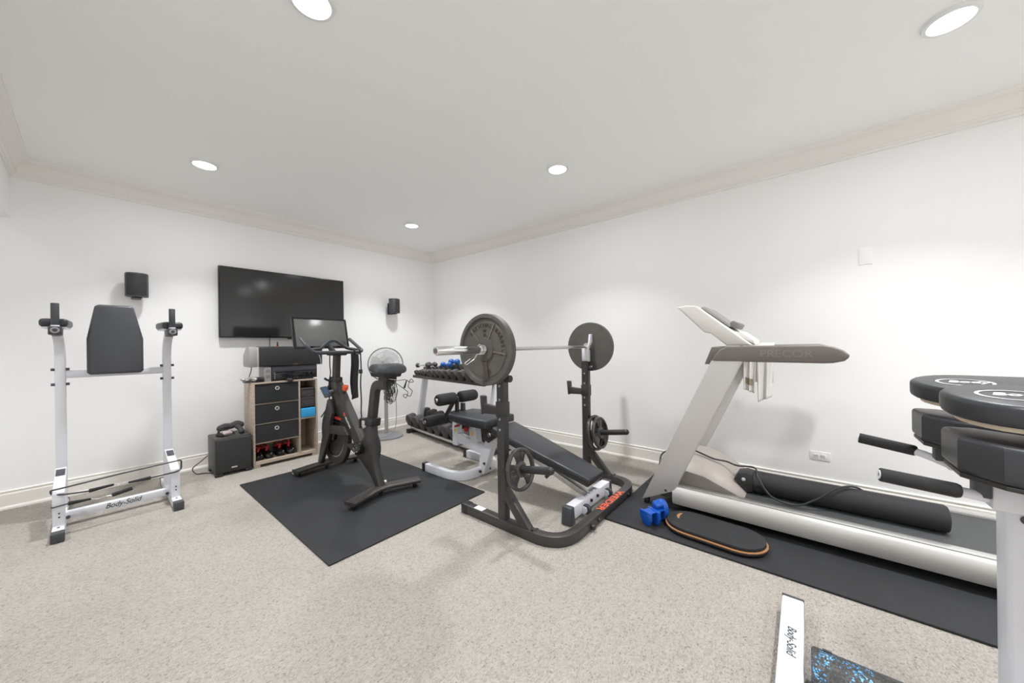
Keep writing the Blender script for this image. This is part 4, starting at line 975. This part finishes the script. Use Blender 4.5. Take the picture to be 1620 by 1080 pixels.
# ================================================================== TREADMILL
def treadmill():
    t = thing('treadmill', (-.65, -4.8, .012), 'silver and taupe treadmill along the right wall', 'treadmill')
    # side rails
    for xo, sg, nm in ((-1.005, 1, 'near'), (-.265, -1, 'far')):
        sec = [(0, .075), (-.004, .10), (-.003, .14), (.006, .170), (.020, .184), (.075, .188), (.085, .184), (.085, .06), (.02, .055), (.006, .062)]
        MB().prism([(xo + sg * a, b) for a, b in sec], lambda a, b, h: V(a, h, b), -5.80, -4.035, .0).out('side_rail', 'silverpaint', t)
        MB().box((min(xo + sg * .022, xo + sg * .080), -5.80, .186), (max(xo + sg * .022, xo + sg * .080), -4.05, .1905), .002).out('foot_strip', 'satin', t)
    MB().box((-.925, -5.74, .155), (-.345, -4.40, .172), .004).out('running_belt', 'belt', t)
    MB().box((-.92, -5.70, .060), (-.35, -4.10, .155)).out('deck_frame', 'blackp', t)
    for x in (-.90, -.40):
        for y in (-5.55, -4.3): MB().cyl((x, y, .012), (x, y, .062), .022, 14).out('foot', 'blackp', t)
    # motor hood
    def hood(u, v):
        x = -.915 + .57 * u; a = PI * v
        prof = (1 - (2 * u - 1.1) ** 4 * .55)
        y = -3.93 - .53 * v
        z = .172 + (.205 * prof) * (math.sin(PI * (.22 + .78 * v)) ** .8 if v < 1 else 0) * (.55 + .45 * min(1, u * 2.2 + .1))
        return V(x, y, max(.172, z))
    MB().grid(hood, 18, 24).out('motor_hood', 'taupel', t, ang=60)
    MB().prism([(-3.93, .06), (-3.93, .270), (-4.10, .285), (-4.22, .270), (-4.43, .185), (-4.43, .06)], yz(-.915), 0, .012, .003).out('hood_side', 'taupe', t)
    MB().prism([(-3.93, .06), (-3.93, .270), (-4.10, .285), (-4.22, .270), (-4.43, .185), (-4.43, .06)], yz(-.357), 0, .012, .003).out('hood_side', 'taupe', t)
    MB().box((-.905, -3.94, .06), (-.355, -3.92, .33), .004).out('hood_front', 'taupe', t)
    # uprights
    for x0 in (-1.003, -.333):
        MB().prism([(-3.815, .035), (-4.045, .150), (-4.470, 1.10), (-4.295, 1.10)], yz(x0), 0, .062, .006).out('upright', 'silverpaint', t)
        MB().box((x0 + .008, -3.86, .013), (x0 + .054, -3.83, .060), .004).out('upright_foot', 'blackp', t)
        # handrails
        hr = [(-4.296, 1.095), (-4.318, 1.140), (-4.345, 1.172), (-4.385, 1.195), (-4.86, 1.200), (-4.905, 1.190), (-4.945, 1.170), (-4.970, 1.145), (-4.972, 1.130), (-4.950, 1.108), (-4.905, 1.096), (-4.86, 1.093)]
        MB().prism(hr, yz(x0), -.004, .068, .012, 3).out('handrail', 'taupe', t)
    MB().cyl((-1.004, -3.99, .145), (-1.0075, -3.99, .145), .009, 12).out('upright_hole', 'slot', t)
    text('brand_lettering', 'PRECOR', .062, (-1.0072, -4.69, 1.147), (0, -1, 0), (0, 0, 1), 'taupemark', t, width=.25, bold=.0, ext=.0004)
    MB().prism([(-4.240, 1.070), (-4.285, 1.190), (-4.40, 1.180), (-4.36, 1.070)], lambda a, b, h: V(h, a, b), -.935, -.335, .006).out('cross_beam', 'taupe', t)
    # console
    MB().prism([(-4.055, 1.485), (-4.12, 1.494), (-4.185, 1.486), (-4.52, 1.198), (-4.37, 1.198), (-4.275, 1.285), (-4.235, 1.292)], lambda a, b, h: V(h, a, b), -.90, -.42, .012, 3).out('console', 'console', t)
    MB().prism([(-4.20, 1.476), (-4.225, 1.482), (-4.39, 1.340), (-4.38, 1.325)], lambda a, b, h: V(h, a, b), -.84, -.48, .006).out('display_panel', 'greyp', t)
    MB().prism([(-4.37, 1.345), (-4.395, 1.372), (-4.435, 1.350), (-4.415, 1.312)], lambda a, b, h: V(h, a, b), -.82, -.50, .006).out('reading_ledge', 'midgrey', t)
    MB().prism([(-4.43, 1.270), (-4.44, 1.300), (-4.52, 1.235), (-4.53, 1.200)], lambda a, b, h: V(h, a, b), -.86, -.46, .006).out('keypad', 'console', t)
treadmill()
TM = bpy.data.objects['treadmill']
(MB().tube(spline([(-.62, -3.72, .03), (-.70, -3.78, .04), (-.78, -3.86, .12), (-.86, -3.905, .28), (-.80, -3.92, .36), (-.72, -4.06, .405), (-.72, -4.15, .385), (-.72, -4.25, .355), (-.70, -4.33, .345), (-.72, -4.40, .335), (-.70, -4.50, .335), (-.79, -4.53, .30), (-.84, -4.60, .21), (-.845, -4.72, .185), (-.83, -4.82, .24), (-.78, -4.92, .32), (-.72, -5.0, .332), (-.64, -5.06, .285), (-.62, -5.1, .24)], 8), .006, 8).out('power_cord', 'blackp', TM))
t = thing('padded_roller', (-.72, -4.9, .172), 'long black padded roller lying on the treadmill belt', 'roller')
MB().lathe([(0, 0), (.058, 0), (.068, .006), (.072, .02), (.072, .86), (.066, .872), (.05, .876), (0, .876)], (-.715, -4.495, .246), (0, -1, 0), 32).out('roll', 'foam', t)
MB().lathe([(.072, .03), (.0745, .03), (.0745, .075), (.072, .075)], (-.715, -4.47, .246), (0, -1, 0), 32, closed=True).out('end_collar', 'blackp', t)
MB().prism([(-4.385, .255), (-4.41, .300), (-4.46, .316), (-4.50, .310), (-4.50, .19), (-4.46, .182)], yz(-.785), 0, .13, .008).out('end_bracket', 'blackp', t)
MB().cyl((-.786, -4.445, .268), (-.792, -4.445, .268), .013, 12, .002).out('bracket_bolt', 'chrome', t)

# ------------------------------------------------------------------ towel over the far handrail
t = thing('towel', (-.30, -4.5, .77), 'white towel with brown woven band hung over the far treadmill handrail', 'towel')
def tw(y0, y1, zb0, zb1, side, ph):
    def f(u, v):
        y = y0 + (y1 - y0) * v
        fold = .014 * math.sin(11 * v + ph) + .006 * math.sin(23 * v + ph)
        zb = zb0 + (zb1 - zb0) * v
        if u < .12:
            a = u / .12; return V(-.302 - .055 * a, y, 1.214 - .004 * a * a)
        a = (u - .12) / .88
        return V(-.357 - .012 - fold * a, y + .03 * (v - .3) * a, 1.20 + (zb - 1.20) * a)
    return f
for nm, y0, y1, z0, z1, ph in (('long_fold', -4.49, -4.605, .755, .80, .4), ('short_fold', -4.405, -4.492, .845, .82, 2.0)):
    o = MB().grid(tw(y0, y1, z0, z1, -1, ph), 30, 16).out(nm, 'towel', t, ang=80); o.modifiers.new('thick', 'SOLIDIFY').thickness = .006
def twb(u, v):
    p = tw(-4.405, -4.492, .845, .82, -1, 2.0)(.12 + .88 * (.72 + .14 * u), .1 + .75 * v); return p + V(-.006, 0, 0)
MB().grid(twb, 6, 12).out('woven_band', 'towelbrown', t)
def twf(u, v):
    return V(-.302 + .05 + .004 * u + .012 * math.sin(10 * v), -4.42 - .17 * v, 1.214 - .35 * u)
o = MB().grid(lambda u, v: V(-.302 + .052 * min(1, u / .12) + (.010 * math.sin(10 * v) + .012) * max(0, u - .12), -4.42 - .17 * v, 1.214 - (.36 * max(0, u - .12))), 20, 10).out('rear_fold', 'towel', t, ang=80); o.modifiers.new('thick', 'SOLIDIFY').thickness = .006

# ------------------------------------------------------------------ balance board and blue push-up stand
t = thing('balance_board', (-1.21, -4.335, .012), 'black topped balance board with orange wood edge on the mat', 'balance board')
def stadium(cx, cy, L, r, n=12, tw_=0.0):
    out = [(cx + r * math.cos(PI * k / n), cy + L / 2 - r + r * math.sin(PI * k / n)) for k in range(n + 1)]
    out += [(cx + r * math.cos(PI + PI * k / n), cy - L / 2 + r + r * math.sin(PI + PI * k / n)) for k in range(n + 1)]
    c, s = math.cos(tw_), math.sin(tw_)
    return [(cx + (a - cx) * c - (b - cy) * s, cy + (a - cx) * s + (b - cy) * c) for a, b in out]
fb = lambda a, b, h: V(a, b, h)
MB().prism(stadium(-1.205, -4.330, .565, .150, tw_=-.06), fb, .037, .044, .002).out('wood_core', 'orangewood', t)
MB().prism(stadium(-1.205, -4.330, .560, .148, tw_=-.06), fb, .024, .037, .002).out('lower_ply', 'blackp', t)
MB().prism(stadium(-1.205, -4.330, .545, .140, tw_=-.06), fb, .0445, .064, .004).out('grip_top', 'rubber', t)
MB().prism(stadium(-1.205, -4.330, .46, .110, tw_=-.06), fb, .0125, .024, .002).out('underside', 'blackp', t)
MB().prism(stadium(-1.185, -4.145, .022, .010, 6), lambda a, b, h: V(-1.165 + (b + 4.145) * 4.2 , -4.118 + (a + 1.185) * .9 - ((b + 4.145) * 18) ** 2 * .35, h), .0640, .0648).out('handle_slot', 'orangewood', t)

t = thing('push_up_stand', (-1.24, -3.97, .012), 'glossy blue plastic push-up stand beside the treadmill foot', 'push-up stand')
def plate_at(poly, c, yawd, t0, t1, bev, nm):
    R_ = rotM('Z', yawd); c = Vector(c)
    return MB().prism(poly, lambda a, b, h: c + R_ @ V(a, h, b), t0, t1, bev, 3).out(nm, 'bluep', t)
cup = [(.052 * math.cos(a), .070 + .070 * math.sin(a)) for a in [2 * PI * k / 24 for k in range(24)]]
plate_at(cup, (-1.190, -4.015, .013), 62, -.020, .020, .008, 'right_cheek')
plate_at([(-.045, .0), (.012, -.0), (.045, .045), (.045, .092), (.0, .096), (-.058, .092), (-.060, .04)], (-1.268, -3.985, .014), 62, -.012, .012, .005, 'middle_cheek')
plate_at([(-.030, .0), (.020, .0), (.050, .050), (.050, .088), (-.055, .092), (-.055, .04)], (-1.325, -3.955, .014), 62, -.007, .007, .004, 'left_cheek')
MB().box((-1.345, -4.025, .096), (-1.20, -3.955, .104), .003, M=rotM('Z', -26)).out('link_plate', 'bluep', t)
MB().box((-1.262, -4.03, .098), (-1.190, -3.975, .148), .016, 4, M=rotM('Z', -28) @ rotM('X', 28)).out('palm_rest', 'bluep', t)
MB().cyl((-1.325, -3.955, .062), (-1.190, -4.012, .075), .011, 12).out('axle', 'bluep', t)

# ================================================================== ROMAN CHAIR (right foreground)
def roman_chair():
    x0 = -2.04
    t = thing('back_extension_bench', (x0, -5.3, 0), 'white back extension bench with four black pads at right edge', 'exercise bench')
    MB().rtube([(-1.70, -4.728, .045), (-2.40, -4.728, .045)], .076, .078).out('front_foot', 'white', t)
    MB().box((-1.695, -4.767, .003), (-1.682, -4.689, .085), .003).out('foot_cap', 'cap', t)
    MB().box((-2.413, -4.767, .003), (-2.395, -4.689, .085), .003).out('foot_cap', 'cap', t)
    text('brand_lettering', 'Body-Solid', .040, (-1.985, -4.728, .0846), (-1, 0, 0), (0, -1, 0), 'ink', t, shear=.3, width=.165)
    MB().rtube([(-2.34, -4.75, .040), (-2.34, -6.0, .040)], .05, .06).out('side_beam', 'white', t)
    MB().rtube([(x0, -5.30, .040), (x0, -6.0, .040)], .06, .06).out('floor_beam', 'white', t)
    MB().rtube([(-2.34, -5.30, .040), (x0, -5.30, .040)], .05, .06).out('cross_beam', 'white', t)
    MB().rtube([(-1.70, -6.0, .045), (-2.40, -6.0, .045)], .076, .078).out('rear_foot', 'white', t)
    MB().box((x0 - .041, -5.36, .03), (x0 + .041, -5.199, .765), .012, 3).out('column', 'white', t)
    MB().cyl((x0 - .041, -5.232, .735), (x0 - .046, -5.232, .735), .012, 20, .002).out('column_plug', 'slot', t)
    MB().box((x0 - .034, -5.34, .76), (x0 + .034, -5.22, .90), .006).out('pad_carrier', 'white', t)
    # two handles reaching forward
    for sx in (-1, 1):
        tip = V(x0 + sx * .24, -4.935, .850); mid = V(x0 + sx * .225, -5.085, .828 if sx > 0 else .835); end = V(x0 + sx * .04, -5.27, .765)
        MB().tube(fillet([tip + V(0, -.004, 0), mid, end], .05), .0125, 16).out('handle_tube', 'white', t)
        MB().lathe([(.0125, 0), (.0175, 0), (.0185, .003), (.0185, (mid - tip).length * .92), (.016, (mid - tip).length * .96), (.0125, (mid - tip).length * .97)], tip, mid - tip, 24, closed=True).out('handle_grip', 'foam', t)
        MB().lathe([(.007, -.001), (.0125, -.001), (.0125, .001), (.007, .001)], tip + V(0, .0015, 0), mid - tip, 20, closed=True).out('tube_mouth', 'decal', t)
        # thick lower pad with cut corners
        cx = x0 + sx * .175
        hwp = .118
        P = [(-hwp + .05, -5.072), (hwp - .05, -5.072), (hwp, -5.13), (hwp, -5.50), (-hwp, -5.50), (-hwp, -5.13)]
        rot = lambda a, b, h: V(cx + a, b, h + (b + 5.058) * .10 - .002)
        MB().prism(P, rot, .890, .985, .014, 3).out('lower_pad', 'vinyl', t)
        MB().prism([(a * .97, b - .004) for a, b in P], rot, .880, .892, .002).out('lower_pad_board', 'blackp', t)
        MB().box((cx - .032, -5.135, .822), (cx + .012, -5.108, .884), .003).out('pad_bracket', 'cap', t)
        MB().box((cx - .030, -5.26, .785), (cx + .030, -5.245, .872), .002).out('pad_bracket', 'cap', t)
        MB().box((cx - .028, -5.45, .795), (cx + .028, -5.135, .862), .005).out('pad_beam', 'white', t)
        # rounded upper pad on plywood
        U = []
        for k in range(13):
            a = PI * k / 12; U.append((.132 * math.cos(a), -5.19 + .132 * math.sin(a)))
        U += [(-.12, -5.50), (.12, -5.50)]
        ru = lambda a, b, h: V(cx + a, b, h + a * .12)
        MB().prism(U, ru, 1.030, 1.084, .014, 3).out('upper_pad', 'vinyl', t)
        MB().prism([(a * .80, -5.19 + (b + 5.19) * .82) for a, b in U], ru, 1.016, 1.0305, .001).out('upper_pad_board', 'ply', t)
        MB().box((cx - .035, -5.42, .93), (cx + .035, -5.30, 1.018), .004).out('upper_pad_mount', 'blackp', t)
        oc = V(cx - .01, -5.175, 1.0832)
        pts = [oc + V(.050 * math.cos(a), .058 * math.sin(a), .006 * math.cos(a)) for a in [2 * PI * k / 32 for k in range(32)]]
        MB().sweep(pts, [(-.0035, 0), (.0035, 0), (.0035, .0008), (-.0035, .0008)], up=(0, 0, 1), closed=True).out('oval_emblem', 'decal', t)
        text('emblem_lettering', 'Body', .042, oc + V(.004, -.006, .0012), (0, -1, 0), (1, 0, .12), 'decal', t, shear=.3, bold=.001)
roman_chair()
t = thing('foam_roller', (-2.085, -5.0, 0), 'blue speckled black foam roller on the carpet by the bench foot', 'foam roller')
MB().lathe([(0, 0), (.066, 0), (.072, .003), (.075, .010), (.075, .385), (.072, .392), (.066, .395), (0, .395)], (-2.085, -4.785, .0755), (0, -1, 0), 40).out('roll', 'speck', t)
MB().box((-2.066, -4.84, .1465), (-2.050, -4.815, .1495), .001, M=rotM('Y', 18)).out('stamp', 'slot', t)

# ================================================================== sub-parts under the part they belong to
def base(n): return n.split('.')[0]
def centre(o):
    v = [p.co for p in o.data.vertices]; return sum((Vector(c) for c in v), Vector()) / max(1, len(v))
SUB = {
    'television': {'body': ['screen', 'lower_bar', 'brand_mark']},
    'exercise_bike': {'flywheel': ['flywheel_rim', 'flywheel_hub'], 'screen_body': ['screen'], 'saddle': ['saddle_base'], 'crank_hub': ['crank_bolt'], 'main_frame': ['round_emblem', 'emblem_dot', 'brand_lettering'], 'post_clamp': ['clamp_lever'], 'stem_clamp': ['stem_lever'], 'stabiliser': ['levelling_foot', 'transport_wheel', 'transport_bracket', 'leg_bolt'], 'resistance_knob': ['knob_stem']},
    'treadmill': {'console': ['display_panel', 'reading_ledge', 'keypad'], 'side_rail': ['foot_strip'], 'handrail': ['brand_lettering'], 'motor_hood': ['hood_side', 'hood_front'], 'upright': ['upright_foot', 'upright_hole']},
    'dip_station': {'foot': ['foot_cap'], 'front_riser': ['tube_plug'], 'back_pad': ['pad_board'], 'grip': ['grip_collar'], 'lower_crossbar': ['brand_lettering'], 'arm_bracket': ['tube_end', 'tube_bore']},
    'squat_rack': {'upright': ['hole_ring', 'lock_knob', 'peg_bolt'], 'catch_arm': ['catch_sleeve'], 'base_frame': ['foot_cap', 'joint_strap', 'warning_label', 'brand_lettering', 'adjuster_knob']},
    'weight_bench': {'front_foot': [], 'rear_foot': ['wheel', 'wheel_bracket', 'brand_lettering'], 'knee_roller': ['knee_cap'], 'ankle_roller': ['ankle_cap'], 'leg_bracket': ['bracket_plug']},
    'barbell': {'sleeve': ['sleeve_collar', 'end_ring', 'end_bolt']},
    'weight_plate': {'disc': ['rib', 'letter', 'number']},
    'grip_plate': {'web': ['crease']},
    'pedestal_fan': {'outer_ring': ['grille_ring', 'grille_wires', 'grille_badge'], 'blade_hub': ['blade']},
    'back_extension_bench': {'upper_pad': ['upper_pad_board', 'oval_emblem', 'emblem_lettering'], 'lower_pad': ['lower_pad_board'], 'column': ['column_plug'], 'front_foot': ['foot_cap', 'brand_lettering'], 'handle_tube': ['handle_grip']},
    'wall_speaker': {'cabinet': ['grille']}, 'subwoofer': {'grille': ['badge']}, 'av_receiver': {'front_panel': ['knob', 'button']}, 'centre_speaker': {'grille': ['badge']},
    'fabric_drawer': {'front_panel': ['ring', 'ring_hole']}, 'cycling_shoe': {'upper': ['collar', 'tongue', 'buckle']}, 'handset': {'case': ['display']},
}
for o in [o for o in COL.objects if o.parent is None and base(o.name) in SUB]:
    kids = list(o.children)
    for host, subs in SUB[base(o.name)].items():
        hosts = [k for k in kids if base(k.name).endswith(host)]
        for k in kids:
            if base(k.name) in subs and hosts:
                h = min(hosts, key=lambda q: (centre(q) - centre(k)).length)
                k.parent = h
